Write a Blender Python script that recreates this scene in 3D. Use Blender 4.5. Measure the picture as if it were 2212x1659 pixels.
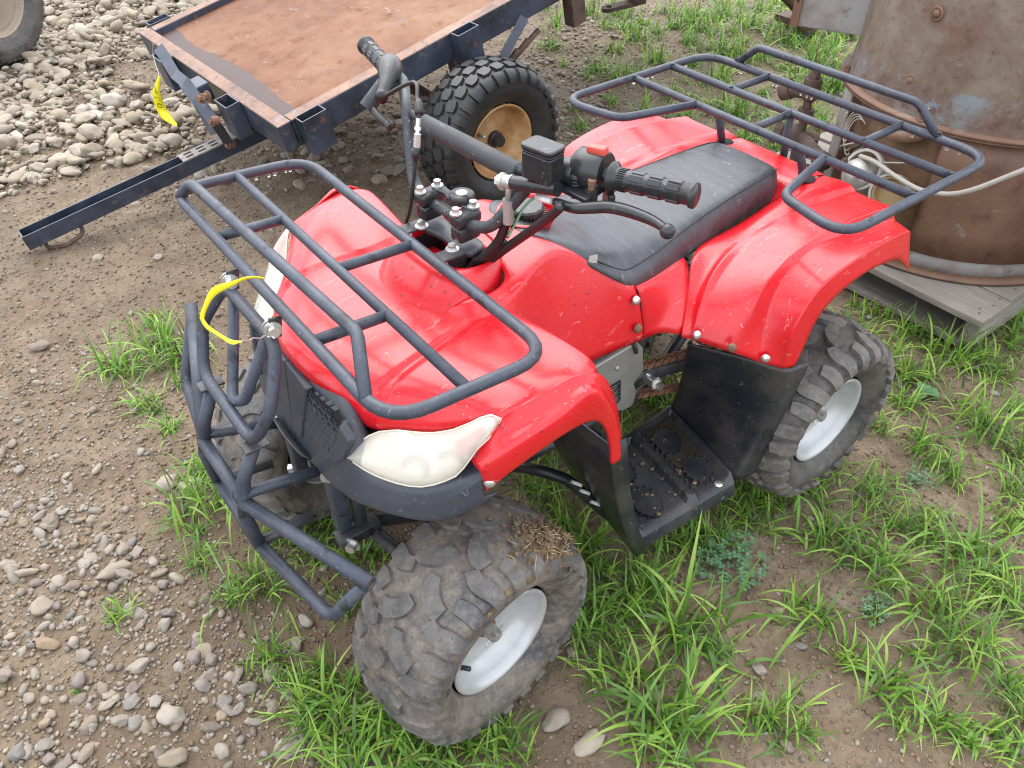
import bpy, bmesh, math, random
import numpy as np
from mathutils import Vector, Matrix, noise as mnoise
from math import sin, cos, pi, radians, sqrt
for o in list(bpy.data.objects): bpy.data.objects.remove(o)
S = bpy.context.scene
COL = S.collection
# ---------------------------------------------------------------- camera
cam = bpy.data.cameras.new('camera')
co = bpy.data.objects.new('camera', cam); COL.objects.link(co)
co.location = (1.23569, 0.91555, 1.34832)
co.rotation_euler = (0.85169, 0.00635, -3.78956)
cam.sensor_fit = 'HORIZONTAL'; cam.sensor_width = 36.0
cam.lens = 36.0 * 1741.95815 / 2212.0
cam.clip_start = 0.02; cam.clip_end = 400
cam.dof.use_dof = False
S.camera = co
# ---------------------------------------------------------------- sky and sun (bright overcast)
W = bpy.data.worlds.new('World'); S.world = W; W.use_nodes = True
nt = W.node_tree; nt.nodes.clear()
sky = nt.nodes.new('ShaderNodeTexSky'); sky.sky_type = 'NISHITA'; sky.sun_disc = False
SUN_EL, SUN_ROT = radians(58), radians(200)
sky.sun_elevation = SUN_EL; sky.sun_rotation = SUN_ROT
sky.air_density = 1.0; sky.dust_density = 4.0; sky.ozone_density = 1.0
hs = nt.nodes.new('ShaderNodeHueSaturation'); hs.inputs['Saturation'].default_value = 0.55
bg = nt.nodes.new('ShaderNodeBackground'); bg.inputs['Strength'].default_value = 0.15
wo = nt.nodes.new('ShaderNodeOutputWorld')
# high cloud: an even grey-white layer over most of the blue
cl = nt.nodes.new('ShaderNodeMix'); cl.data_type = 'RGBA'; cl.inputs[0].default_value = .72; cl.inputs[7].default_value = (7.4, 7.8, 8.5, 1)
nt.links.new(sky.outputs[0], hs.inputs['Color']); nt.links.new(hs.outputs[0], cl.inputs[6]); nt.links.new(cl.outputs[2], bg.inputs['Color']); nt.links.new(bg.outputs[0], wo.inputs['Surface'])
sl = bpy.data.lights.new('sun', 'SUN'); sl.energy = 1.1; sl.angle = radians(70); sl.color = (1.0, 0.965, 0.92)
so = bpy.data.objects.new('sun', sl); COL.objects.link(so)
# nishita: rotation 0 looks along +Y, turning clockwise seen from above
az = SUN_ROT
sd = Vector((sin(az) * cos(SUN_EL), cos(az) * cos(SUN_EL), sin(SUN_EL)))
so.rotation_euler = (-sd).to_track_quat('-Z', 'Y').to_euler()
S.view_settings.view_transform = 'Standard'; S.view_settings.look = 'None'
S.view_settings.gamma = 1.0; S.view_settings.use_curve_mapping = False
S.view_settings.exposure = 1.22
S.cycles.max_bounces = 8; S.cycles.diffuse_bounces = 3; S.cycles.glossy_bounces = 4; S.cycles.transmission_bounces = 6
S.cycles.use_denoising = True; S.cycles.filter_width = 1.15
RNG = random.Random(7); NR = np.random.RandomState(11)

# ---------------------------------------------------------------- materials
class MT:
    def __init__(s, name):
        s.m = bpy.data.materials.new(name); s.m.use_nodes = True
        s.t = s.m.node_tree; s.b = s.t.nodes['Principled BSDF']; s.co = s.t.nodes.new('ShaderNodeTexCoord')
    def n(s, typ, **kw):
        q = s.t.nodes.new(typ)
        for k, v in kw.items(): setattr(q, k, v)
        return q
    def l(s, a, b): s.t.links.new(a, b)
    def noise(s, scale, detail=4, rough=.55, dist=0, vec=None, seed=0):
        q = s.n('ShaderNodeTexNoise'); q.noise_dimensions = '4D'
        q.inputs['W'].default_value = seed
        q.inputs['Scale'].default_value = scale; q.inputs['Detail'].default_value = detail
        q.inputs['Roughness'].default_value = rough; q.inputs['Distortion'].default_value = dist
        s.l(vec or s.co.outputs['Object'], q.inputs['Vector']); return q.outputs['Fac']
    def voro(s, scale, out='Distance', feature='F1', vec=None, rnd=1.0):
        q = s.n('ShaderNodeTexVoronoi', feature=feature); q.inputs['Scale'].default_value = scale
        q.inputs['Randomness'].default_value = rnd
        s.l(vec or s.co.outputs['Object'], q.inputs['Vector']); return q.outputs[out]
    def ramp(s, fac, stops, interp='LINEAR'):
        q = s.n('ShaderNodeValToRGB'); q.color_ramp.interpolation = interp
        e = q.color_ramp.elements
        while len(e) < len(stops): e.new(0.5)
        for i, (p, c) in enumerate(stops):
            e[i].position = p
            e[i].color = (c, c, c, 1) if isinstance(c, (int, float)) else (*c, 1)
        s.l(fac, q.inputs['Fac']); return q.outputs['Color']
    def mix(s, fac, a, b, mode='MIX'):
        q = s.n('ShaderNodeMix', data_type='RGBA', blend_type=mode)
        for sock, v in ((q.inputs[0], fac), (q.inputs[6], a), (q.inputs[7], b)):
            if isinstance(v, (int, float)): sock.default_value = v
            elif isinstance(v, tuple): sock.default_value = (*v, 1)
            else: s.l(v, sock)
        return q.outputs[2]
    def math(s, op, a, b=0.0, clamp=False):
        q = s.n('ShaderNodeMath', operation=op); q.use_clamp = clamp
        for sock, v in ((q.inputs[0], a), (q.inputs[1], b)):
            if isinstance(v, (int, float)): sock.default_value = v
            else: s.l(v, sock)
        return q.outputs[0]
    def bump(s, h, strength=.3, dist=.002, normal=None):
        q = s.n('ShaderNodeBump'); q.inputs['Strength'].default_value = strength; q.inputs['Distance'].default_value = dist
        s.l(h, q.inputs['Height'])
        if normal is not None: s.l(normal, q.inputs['Normal'])
        return q.outputs['Normal']
    def set(s, **kw):
        for k, v in kw.items():
            k = {'col': 'Base Color', 'rough': 'Roughness', 'metal': 'Metallic', 'nrm': 'Normal', 'coat': 'Coat Weight',
                 'coatr': 'Coat Roughness', 'trans': 'Transmission Weight', 'ior': 'IOR', 'spec': 'Specular IOR Level', 'alpha': 'Alpha',
                 'sss': 'Subsurface Weight', 'sheen': 'Sheen Weight'}.get(k, k)
            sock = s.b.inputs[k]
            if isinstance(v, (int, float)): sock.default_value = v
            elif isinstance(v, tuple): sock.default_value = (*v, 1)
            else: s.l(v, sock)
        return s.m
    def objpos(s):
        q = s.n('ShaderNodeNewGeometry'); return q.outputs['Position']

def plain(name, col, rough=.5, metal=0, **kw):
    return MT(name).set(col=col, rough=rough, metal=metal, **kw)

def mk_red():
    m = MT('red_plastic'); P = m.objpos()
    big = m.noise(7, 3, vec=P); fine = m.noise(160, 3, vec=P, seed=3)
    base = m.mix(m.ramp(big, [(.3, 0.), (.7, 1.)]), (.56, .003, .010), (.64, .005, .014))
    # wet drips and droplets: slightly deeper colour where water sits
    v = m.voro(62, vec=P); drop = m.ramp(v, [(.16, 1.), (.22, 0.)])
    sel = m.ramp(m.noise(8, 3, vec=P, seed=9), [(.50, 0.), (.56, 1.)])
    drop = m.math('MULTIPLY', drop, sel)
    base = m.mix(m.math('MULTIPLY', drop, .8), base, (.30, .002, .006))
    sm = m.n('ShaderNodeMapping'); sm.inputs['Scale'].default_value = (14, 60, 30); sm.inputs['Rotation'].default_value = (.3, .2, .7); m.l(P, sm.inputs['Vector'])
    scr = m.ramp(m.noise(1.0, 2, .5, dist=1.5, vec=sm.outputs[0], seed=4), [(.655, 0.), (.675, 1.), (.69, 0.)])
    base = m.mix(m.math('MULTIPLY', scr, .35), base, (.85, .50, .46))
    # dust specks and scuffs
    sp = m.ramp(m.noise(300, 2, vec=P, seed=5), [(.68, 0.), (.72, 1.)])
    base = m.mix(m.math('MULTIPLY', sp, .6), base, (.70, .50, .44))
    film = m.ramp(m.noise(14, 5, .65, vec=P, seed=21), [(.45, 0.), (.8, .06)])
    base = m.mix(film, base, (.55, .28, .24))
    rough = m.ramp(m.noise(22, 4, vec=P, seed=2), [(.3, .24), (.75, .36)])
    nrm = m.bump(drop, .35, .0012)
    nrm = m.bump(fine, .03, .0006, nrm)
    return m.set(col=base, rough=rough, nrm=nrm, spec=.55, coat=.25, coatr=.18)

def mk_blacksteel(name, base=(.027, .032, .045), chips=.25, rust=.25):
    m = MT(name); P = m.objpos()
    n1 = m.noise(16, 4, vec=P); c = m.mix(m.ramp(n1, [(.3, 0.), (.75, 1.)]), base, tuple(b * 1.9 for b in base))
    dust = m.ramp(m.noise(60, 5, .7, vec=P, seed=4), [(.5, 0.), (.85, .30)])
    c = m.mix(dust, c, (.17, .165, .16))
    dk = m.ramp(m.noise(34, 3, .6, vec=P, seed=15), [(.60, 0.), (.66, .8)])
    c = m.mix(dk, c, (.008, .008, .010))
    sp = m.ramp(m.noise(260, 2, vec=P, seed=7), [(.66, 0.), (.70, 1.)])
    c = m.mix(m.math('MULTIPLY', sp, chips), c, (.55, .55, .56))
    ru = m.ramp(m.noise(23, 4, .6, vec=P, seed=13), [(.64, 0.), (.72, 1.)])
    c = m.mix(m.math('MULTIPLY', ru, rust), c, (.16, .075, .04))
    r = m.ramp(m.noise(30, 3, vec=P, seed=1), [(.3, .36), (.7, .55)])
    return m.set(col=c, rough=r, spec=.5, nrm=m.bump(m.noise(300, 4, .7, vec=P), .25, .0012))

def mk_blackplastic(name, base=(.022, .023, .027), dusty=.4, rough=(.42, .62)):
    m = MT(name); P = m.objpos()
    d = m.ramp(m.noise(9, 5, .65, vec=P), [(.42, 0.), (.75, dusty)])
    c = m.mix(d, base, (.15, .125, .105))
    sc = m.ramp(m.noise(38, 2, dist=3.5, vec=P, seed=6), [(.665, 0.), (.70, .35)])
    c = m.mix(sc, c, (.28, .28, .29))
    sp = m.ramp(m.noise(380, 2, vec=P, seed=8), [(.70, 0.), (.74, .4)])
    c = m.mix(sp, c, (.4, .39, .38))
    r = m.ramp(m.noise(12, 3, vec=P, seed=2), [(.3, rough[0]), (.7, rough[1])])
    return m.set(col=c, rough=r, nrm=m.bump(m.noise(500, 2, vec=P), .10, .0008))

def mk_vinyl():
    m = MT('black_vinyl'); P = m.objpos()
    wr = m.voro(230, vec=P); sw = m.noise(12, 4, .6, dist=1.2, vec=P, seed=3)
    c = m.mix(m.ramp(sw, [(.35, 0.), (.75, 1.)]), (.024, .026, .031), (.062, .064, .072))
    sc = m.ramp(m.noise(26, 2, dist=4, vec=P, seed=9), [(.675, 0.), (.70, .4)])
    c = m.mix(sc, c, (.30, .30, .31))
    st = m.n('ShaderNodeMapping'); st.inputs['Scale'].default_value = (60, 6, 20); st.inputs['Rotation'].default_value = (0, 0, .5)
    m.l(P, st.inputs['Vector'])
    streak = m.ramp(m.noise(1.4, 3, vec=st.outputs[0]), [(.45, 0.), (.8, .22)])
    c = m.mix(streak, c, (.17, .17, .18))
    r = m.ramp(sw, [(.3, .30), (.7, .48)])
    return m.set(col=c, rough=r, nrm=m.bump(wr, .16, .0012))

def mk_rubber(name, dirt=.7, base=(.022, .022, .024), dcol=(.20, .165, .13)):
    m = MT(name); P = m.objpos()
    d = m.ramp(m.noise(13, 6, .68, vec=P), [(.35, 0.), (.68, dirt)])
    c = m.mix(d, base, dcol)
    d2 = m.ramp(m.noise(75, 4, .7, vec=P, seed=4), [(.45, 0.), (.7, .6 * dirt)])
    c = m.mix(d2, c, tuple(x * 1.25 for x in dcol))
    dk = m.ramp(m.noise(190, 2, vec=P, seed=6), [(.62, 0.), (.68, .6)])
    c = m.mix(dk, c, tuple(x * .8 for x in base))
    return m.set(col=c, rough=m.ramp(d, [(0., .42), (1., .85)]), nrm=m.bump(m.noise(150, 4, .65, vec=P, seed=2), .35, .002))

def mk_metal(name, col, rough=.4, metal=.8, dirt=.25, dcol=(.22, .18, .14)):
    m = MT(name); P = m.objpos()
    d = m.ramp(m.noise(25, 5, .65, vec=P), [(.45, 0.), (.75, dirt)])
    return m.set(col=m.mix(d, col, dcol), rough=m.ramp(m.noise(40, 3, vec=P), [(.3, rough * .8), (.7, rough * 1.3)]), metal=metal,
                 nrm=m.bump(m.noise(200, 2, vec=P), .06, .001))

def mk_rust(name, cols, sc=6, bluish=None, rough=.75, metal=.0, scratch=True):
    m = MT(name); P = m.objpos()
    n1 = m.noise(sc, 6, .66, vec=P); n2 = m.noise(sc * 5, 5, .7, vec=P, seed=5); n3 = m.noise(sc * 2.2, 4, .6, dist=.6, vec=P, seed=9)
    c = m.ramp(n1, [(.30, cols[0]), (.48, cols[1]), (.62, cols[2]), (.78, cols[3])])
    c = m.mix(m.ramp(n2, [(.55, 0.), (.68, .75)]), c, cols[0])
    c = m.mix(m.ramp(n3, [(.60, 0.), (.70, .6)]), c, cols[4])
    if bluish: c = m.mix(m.ramp(m.noise(sc * 1.1, 6, .75, vec=P, seed=31), [(.60, 0.), (.66, .75)]), c, bluish)
    if scratch:
        mp = m.n('ShaderNodeMapping'); mp.inputs['Scale'].default_value = (14, 14, 160); m.l(P, mp.inputs['Vector'])
        c = m.mix(m.ramp(m.noise(1.0, 3, .7, vec=mp.outputs[0], seed=7), [(.64, 0.), (.72, .4)]), c, (.42, .36, .29))
    return m.set(col=c, rough=m.ramp(n2, [(.3, rough * .75), (.7, min(1, rough * 1.1))]), metal=metal, nrm=m.bump(n2, .35, .002))

M = {}
M['red'] = mk_red()
M['steel'] = mk_blacksteel('black_steel_tube')
M['frame'] = mk_blacksteel('dirty_black_frame', (.028, .028, .031), .3, .6)
M['bar'] = mk_blacksteel('black_handlebar', (.026, .028, .033), .6, .1)
M['fascia'] = mk_blackplastic('grey_black_fascia', (.042, .048, .062), .14, (.36, .52))
M['guard'] = mk_blackplastic('black_footwell_plastic', (.014, .016, .021), .42, (.22, .5))
M['pplastic'] = mk_blackplastic('black_control_plastic', (.016, .017, .020), .22, (.25, .42))
M['foam'] = mk_blackplastic('black_foam_pad', (.028, .030, .036), .2, (.5, .7))
M['vinyl'] = mk_vinyl()
M['piping'] = plain('black_stitching', (.012, .012, .014), .6)
M['tyre'] = mk_rubber('muddy_rubber', .9, (.036, .036, .040), (.225, .185, .145))
M['tyre2'] = mk_rubber('dirty_rubber', .6, (.026, .027, .030), (.17, .145, .12))
M['tyre3'] = mk_rubber('black_rubber', .16, (.012, .013, .015), (.12, .105, .09))
M['lug'] = mk_rubber('dusty_tread', .8, (.050, .050, .053), (.19, .165, .14))
M['lug2'] = mk_rubber('worn_tread', .75, (.050, .050, .052), (.21, .18, .15))
M['rubber'] = plain('black_hose_rubber', (.014, .014, .015), .38)
M['rim'] = mk_metal('silver_rim_paint', (.47, .475, .47), .36, .35, .35, (.33, .29, .25))
M['tanrim'] = mk_rust('tan_rusty_rim', [(.20, .085, .03), (.40, .22, .09), (.52, .33, .15), (.58, .40, .20), (.22, .09, .035)], 9, rough=.5, scratch=False)
M['beigerim'] = mk_metal('beige_rim_paint', (.34, .27, .20), .6, .0, .3)
M['zinc'] = mk_metal('zinc_bolt', (.66, .66, .64), .32, .85, .2)
M['alu'] = mk_metal('cast_aluminium', (.42, .41, .38), .45, .6, .45, (.25, .21, .16))
M['rustbolt'] = mk_metal('rusty_bolt', (.20, .11, .07), .7, .3, .6, (.14, .07, .04))
M['chain'] = mk_rust('rusty_chain', [(.10, .045, .025), (.20, .09, .05), (.26, .13, .07), (.30, .17, .1), (.12, .05, .03)], 60, rough=.8, scratch=False)
M['rustpin'] = M['rustbolt']
M['yellow'] = plain('yellow_tape', (.82, .74, .012), .45)
M['ink'] = plain('black_ink', (.015, .015, .02), .6)
M['wire'] = plain('steel_wire', (.6, .6, .58), .35, .8)
M['ziptie'] = plain('white_nylon', (.75, .75, .72), .4)
M['dark'] = plain('dark_interior', (.008, .008, .009), .8)  # near-black: painted shade in shroud and grille, own colour of the data plate
M['redswitch'] = plain('red_switch_plastic', (.60, .08, .06), .35)
M['redline'] = plain('red_trim_line', (.62, .05, .04), .4)
M['greenwire'] = plain('green_wire', (.15, .35, .18), .4)
M['clear'] = plain('clear_sleeve', (.75, .72, .72), .2)
M['amber'] = plain('amber_spring', (.65, .33, .03), .4)
M['water'] = plain('water_drop', (1., 1., 1.), .02, 0, trans=1.0, ior=1.33)
M['mud'] = MT('dried_mud')
_m = M['mud']; _p = _m.objpos(); _n = _m.noise(60, 5, .7, vec=_p)
M['mud'] = _m.set(col=_m.ramp(_n, [(.3, (.07, .045, .025)), (.55, (.17, .115, .065)), (.75, (.30, .215, .13))]), rough=.95, nrm=_m.bump(_m.noise(160, 4, .7, vec=_p), .8, .004))
M['straw'] = plain('dry_straw', (.50, .36, .16), .7)

def mk_lens():
    m = MT('headlight_lens'); P = m.objpos()
    n = m.noise(20, 3, vec=P); hz = m.ramp(n, [(.3, (.84, .80, .70)), (.7, (.95, .93, .86))])
    r = m.ramp(m.noise(50, 3, vec=P, seed=2), [(.3, .04), (.75, .14)])
    return m.set(col=hz, rough=r, trans=.62, ior=1.22, spec=.6, coat=.6, coatr=.06)
M['lens'] = mk_lens()
M['reflector'] = mk_metal('headlight_reflector', (.70, .665, .58), .25, .25, .1, (.6, .55, .45))
M['cream'] = mk_metal('cream_lens_edge', (.72, .66, .54), .3, .05, .1, (.6, .52, .4))
M['redlens'] = plain('red_reflector', (.62, .16, .13), .25)

def mk_trailer():
    m = MT('black_trailer_paint'); P = m.objpos()
    n = m.noise(9, 5, .65, vec=P)
    c = m.mix(m.ramp(n, [(.35, 0.), (.7, 1.)]), (.017, .021, .030), (.050, .062, .095))
    c = m.mix(m.ramp(m.noise(30, 5, .7, vec=P, seed=4), [(.58, 0.), (.72, .6)]), c, (.20, .17, .145))
    c = m.mix(m.ramp(m.noise(17, 4, .6, vec=P, seed=8), [(.62, 0.), (.69, .75)]), c, (.15, .065, .035))
    return m.set(col=c, rough=m.ramp(n, [(.3, .25), (.7, .55)]), spec=.6, nrm=m.bump(m.noise(120, 4, vec=P), .2, .0015))
M['trailer'] = mk_trailer()
M['deck'] = mk_rust('rusty_deck', [(.10, .038, .019), (.185, .078, .038), (.215, .102, .052), (.24, .135, .078), (.11, .06, .043)], 3.2, bluish=(.15, .145, .155), rough=.85)
M['rail'] = mk_rust('rusty_rail', [(.08, .035, .02), (.19, .09, .05), (.25, .135, .078), (.36, .25, .14), (.065, .058, .062)], 8, bluish=(.15, .16, .19), rough=.55)
M['wetstain'] = plain('damp_rust_stain', (.062, .034, .030), .6)
M['drum'] = mk_rust('rusty_drum', [(.115, .050, .030), (.165, .118, .085), (.215, .172, .130), (.255, .225, .175), (.165, .058, .032)], 9, rough=.55)
M['drum2'] = mk_rust('rusty_drum_base', [(.080, .034, .021), (.150, .076, .046), (.185, .10, .062), (.25, .18, .13), (.075, .032, .02)], 5.0, bluish=(.24, .22, .19), rough=.6)
M['drumblue'] = mk_rust('rust_with_blue_paint', [(.085, .036, .022), (.15, .10, .075), (.19, .20, .20), (.17, .25, .29), (.09, .036, .022)], 9, bluish=(.15, .27, .35), rough=.65)
M['greyrust'] = mk_rust('grey_galvanised_rust', [(.14, .085, .06), (.26, .24, .22), (.31, .31, .30), (.34, .35, .35), (.21, .12, .085)], 4.5, rough=.6)
M['crust'] = mk_rust('dirt_crusted_steel', [(.085, .042, .022), (.15, .082, .043), (.19, .11, .06), (.235, .15, .09), (.07, .036, .02)], 14, rough=.95, scratch=False)
M['ironpipe'] = mk_rust('rusty_pipe', [(.045, .025, .018), (.09, .055, .04), (.13, .08, .055), (.17, .12, .09), (.07, .03, .02)], 20, rough=.8, scratch=False)
M['rope'] = mk_metal('grey_cable', (.36, .33, .29), .8, 0, .3)
M['brass'] = mk_metal('old_brass', (.33, .22, .10), .5, .5, .4)

def mk_wood():
    m = MT('weathered_wood'); co_ = m.co.outputs['Object']
    mp = m.n('ShaderNodeMapping'); mp.inputs['Scale'].default_value = (9, 130, 90); m.l(co_, mp.inputs['Vector'])
    inf = m.n('ShaderNodeObjectInfo')
    g = m.noise(1.0, 5, .7, dist=.6, vec=mp.outputs[0]); b = m.noise(7, 4, vec=co_, seed=3)
    c = m.ramp(g, [(.25, (.10, .08, .065)), (.5, (.25, .22, .19)), (.75, (.36, .33, .29))])
    c = m.mix(m.ramp(b, [(.4, 0.), (.7, .5)]), c, (.20, .165, .13))
    c = m.mix(m.math('MULTIPLY', inf.outputs['Random'], .45), c, (.16, .14, .12))
    return m.set(col=c, rough=.8, nrm=m.bump(g, .5, .002))
M['wood'] = mk_wood()

def mk_ground():
    m = MT('damp_dirt'); P = m.objpos()
    big = m.noise(1.3, 4, .6, vec=P); mid = m.noise(9, 6, .68, vec=P, seed=2); fine = m.noise(70, 6, .75, vec=P, seed=4)
    c = m.ramp(mid, [(.28, (.095, .064, .038)), (.5, (.205, .150, .097)), (.72, (.320, .252, .178))])
    c = m.mix(m.ramp(big, [(.38, .75), (.62, 0.)]), c, (.118, .079, .047))
    c = m.mix(m.ramp(fine, [(.52, 0.), (.75, .6)]), c, (.30, .235, .175))
    c = m.mix(m.ramp(fine, [(.30, .8), (.46, 0.)]), c, (.060, .038, .023))
    gv = m.voro(120, 'Color', vec=P); gd = m.voro(120, vec=P)
    sep = m.n('ShaderNodeSeparateColor'); m.l(gv, sep.inputs[0])
    pick = m.math('MULTIPLY', m.ramp(sep.outputs[0], [(.68, 0.), (.72, 1.)]), m.ramp(gd, [(.30, 1.), (.42, 0.)]))
    gcol = m.ramp(sep.outputs[1], [(0., (.12, .095, .075)), (.4, (.21, .17, .13)), (.8, (.27, .24, .20)), (1., (.20, .135, .10))])
    c = m.mix(m.math('MULTIPLY', pick, .7), c, gcol)
    h = m.math('ADD', m.math('MULTIPLY', fine, .6), m.math('ADD', m.math('MULTIPLY', mid, .8), m.math('MULTIPLY', pick, .35)))
    r = m.ramp(big, [(.35, .62), (.65, .9)])
    return m.set(col=c, rough=r, nrm=m.bump(h, .9, .014), spec=.35)
M['ground'] = mk_ground()

def mk_stone(name, attr):
    m = MT(name); P = m.co.outputs['Object']
    if attr:
        a = m.n('ShaderNodeAttribute', attribute_name='tone'); rnd = a.outputs['Fac']
        a2 = m.n('ShaderNodeAttribute', attribute_name='light'); li = a2.outputs['Fac']
    else:
        a = m.n('ShaderNodeAttribute', attribute_name='tone', attribute_type='OBJECT'); rnd = a.outputs['Fac']
        a2 = m.n('ShaderNodeAttribute', attribute_name='light', attribute_type='OBJECT'); li = a2.outputs['Fac']
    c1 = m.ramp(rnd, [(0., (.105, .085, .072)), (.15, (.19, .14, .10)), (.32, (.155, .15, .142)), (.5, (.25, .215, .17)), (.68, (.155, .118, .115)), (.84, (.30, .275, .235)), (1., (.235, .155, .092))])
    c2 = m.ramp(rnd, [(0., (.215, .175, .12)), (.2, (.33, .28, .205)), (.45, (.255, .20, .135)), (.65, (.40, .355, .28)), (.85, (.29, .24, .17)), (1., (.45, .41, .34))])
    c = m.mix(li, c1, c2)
    n = m.noise(40, 5, .7, vec=m.objpos()); c = m.mix(m.ramp(n, [(.42, 0.), (.75, .5)]), c, (.19, .14, .095))
    n2 = m.noise(130, 4, .7, vec=m.objpos(), seed=5); c = m.mix(m.ramp(n2, [(.5, 0.), (.8, .35)]), c, (.40, .37, .31))
    return m.set(col=c, rough=.72, nrm=m.bump(n2, .3, .003), spec=.4)
def mk_soil():
    m = MT('loose_soil'); P = m.objpos()
    return m.set(col=m.ramp(m.noise(30, 3, .7, vec=P), [(.3, (.115, .076, .046)), (.5, (.185, .132, .085)), (.7, (.27, .21, .15))]), rough=.95, spec=.2)
M['soil'] = mk_soil()
M['stone'] = mk_stone('river_stone', False); M['pebble'] = mk_stone('pebble_stone', True)

def mk_grass():
    m = MT('grass_blade')
    a = m.n('ShaderNodeAttribute', attribute_name='tone')
    c = m.ramp(a.outputs['Fac'], [(0., (.20, .15, .07)), (.07, (.075, .15, .025)), (.35, (.12, .26, .035)), (.6, (.22, .40, .05)), (1., (.38, .52, .10))])
    m.set(col=c, rough=.38, spec=.5)
    tr = m.n('ShaderNodeBsdfTranslucent'); m.l(c, tr.inputs['Color'])
    mx = m.n('ShaderNodeMixShader'); mx.inputs[0].default_value = .35
    out = m.t.nodes['Material Output']
    m.l(m.b.outputs[0], mx.inputs[1]); m.l(tr.outputs[0], mx.inputs[2]); m.l(mx.outputs[0], out.inputs['Surface'])
    return m.m
M['grass'] = mk_grass()
M['clover'] = plain('clover_leaf', (.075, .17, .07), .5)

# ---------------------------------------------------------------- mesh helpers
def link(o, parent=None):
    COL.objects.link(o)
    if parent is not None: o.parent = parent
    return o

def thing(name, label, cat, loc=(0, 0, 0), group=None):
    o = bpy.data.objects.new(name, None); o.location = loc; link(o)
    o['label'] = label; o['category'] = cat
    if group: o['group'] = group
    o.empty_display_size = .1
    return o

def tag(o, label, cat, group=None):
    o['label'] = label; o['category'] = cat
    if group: o['group'] = group
    return o

def mesh(name, V, F, mat, parent=None, smooth=True, subsurf=0, solid=0, off=-1, bevel=0, auto=None, mats=None, fm=None, cr=None):
    me = bpy.data.meshes.new(name)
    pl = Vector((0, 0, 0)) if parent is None else parent_loc(parent)
    me.from_pydata([tuple(Vector(v) - pl) for v in V], [], F)
    bm = bmesh.new(); bm.from_mesh(me)
    bmesh.ops.recalc_face_normals(bm, faces=bm.faces); bm.to_mesh(me); bm.free()
    me.materials.append(mat if not isinstance(mat, str) else M[mat])
    for x in (mats or []): me.materials.append(M[x])
    if fm:
        for i, k in fm.items(): me.polygons[i].material_index = k
    me.polygons.foreach_set('use_smooth', [smooth] * len(me.polygons))
    if cr:      # cr = (width of grid, {column: crease})
        w_, cols = cr; at = me.attributes.new('crease_edge', 'FLOAT', 'EDGE')
        for e in me.edges:
            a, b = e.vertices
            if abs(a - b) == w_ and a % w_ in cols: at.data[e.index].value = cols[a % w_]
    o = bpy.data.objects.new(name, me); link(o, parent)
    if bevel:
        b = o.modifiers.new('bevel', 'BEVEL'); b.width = bevel; b.segments = 2; b.limit_method = 'ANGLE'; b.angle_limit = radians(35)
        b.harden_normals = False
    if subsurf:
        s = o.modifiers.new('subdiv', 'SUBSURF'); s.levels = subsurf; s.render_levels = subsurf; s.boundary_smooth = 'PRESERVE_CORNERS'
    if solid:
        s = o.modifiers.new('solid', 'SOLIDIFY'); s.thickness = solid; s.offset = off
    if auto:
        e = o.modifiers.new('split', 'EDGE_SPLIT'); e.split_angle = radians(auto)
    return o

def parent_loc(p):
    v = Vector((0, 0, 0))
    while p is not None:
        v += p.location; p = p.parent
    return v

class MB:
    """collects shapes into one mesh"""
    def __init__(s): s.V = []; s.F = []; s.hard = False
    def add(s, V, F):
        k = len(s.V); s.V += [tuple(v) for v in V]; s.F += [tuple(i + k for i in f) for f in F]; return s
    def box(s, c, size, R=None):
        x, y, z = (k / 2 for k in size); c = Vector(c)
        V = [Vector((a * x, b * y, d * z)) for a in (-1, 1) for b in (-1, 1) for d in (-1, 1)]
        if R is not None: V = [R @ v for v in V]
        return s.add([v + c for v in V], [(0, 1, 3, 2), (4, 6, 7, 5), (0, 4, 5, 1), (2, 3, 7, 6), (0, 2, 6, 4), (1, 5, 7, 3)])
    def tube(s, pts, r, n=10, closed=False, caps=True, r2=None):
        V, F = sweep(pts, r, n, closed, caps, r2); return s.add(V, F)
    def cyl(s, a, b, r, n=16, r2=None):
        return s.tube([a, b], r, n, r2=r2)
    def lathe(s, prof, o, axis, n=32, closed=False):
        V, F = lathe(prof, o, axis, n, closed); return s.add(V, F)
    def hexbolt(s, p, d, r=.006, h=.005, washer=True):
        p = Vector(p); d = Vector(d).normalized(); s.hard = True
        if washer: s.cyl(p, p + d * h * .3, r * 1.55, 16)
        s.cyl(p + d * h * .3, p + d * h * 1.3, r, 6); return s
    def dome(s, p, d, r=.008, h=.004):
        prof = [(0.0001, h), (r * .5, h * .9), (r * .85, h * .55), (r, 0), (r, -h * .3)]
        V, F = lathe(prof, p, d, 14); return s.add(V, F)
    def sphere(s, c, r, n=10, sc=(1, 1, 1)):
        V = []; F = []; c = Vector(c)
        for i in range(1, n):
            for j in range(2 * n):
                a = pi * i / n; b = pi * j / n
                V.append(c + Vector((r * sc[0] * sin(a) * cos(b), r * sc[1] * sin(a) * sin(b), r * sc[2] * cos(a))))
        V.append(c + Vector((0, 0, r * sc[2]))); V.append(c - Vector((0, 0, r * sc[2])))
        m = 2 * n
        for i in range(n - 2):
            for j in range(m): F.append((i * m + j, i * m + (j + 1) % m, (i + 1) * m + (j + 1) % m, (i + 1) * m + j))
        for j in range(m):
            F.append((len(V) - 2, (j + 1) % m, j)); F.append((len(V) - 1, (n - 2) * m + j, (n - 2) * m + (j + 1) % m))
        return s.add(V, F)
    def build(s, name, mat, parent=None, **kw):
        if s.hard and 'auto' not in kw: kw['auto'] = 35
        return mesh(name, s.V, s.F, mat, parent, **kw)

def frame(d):
    d = Vector(d).normalized(); u = d.orthogonal().normalized(); return u, d.cross(u), d

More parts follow.
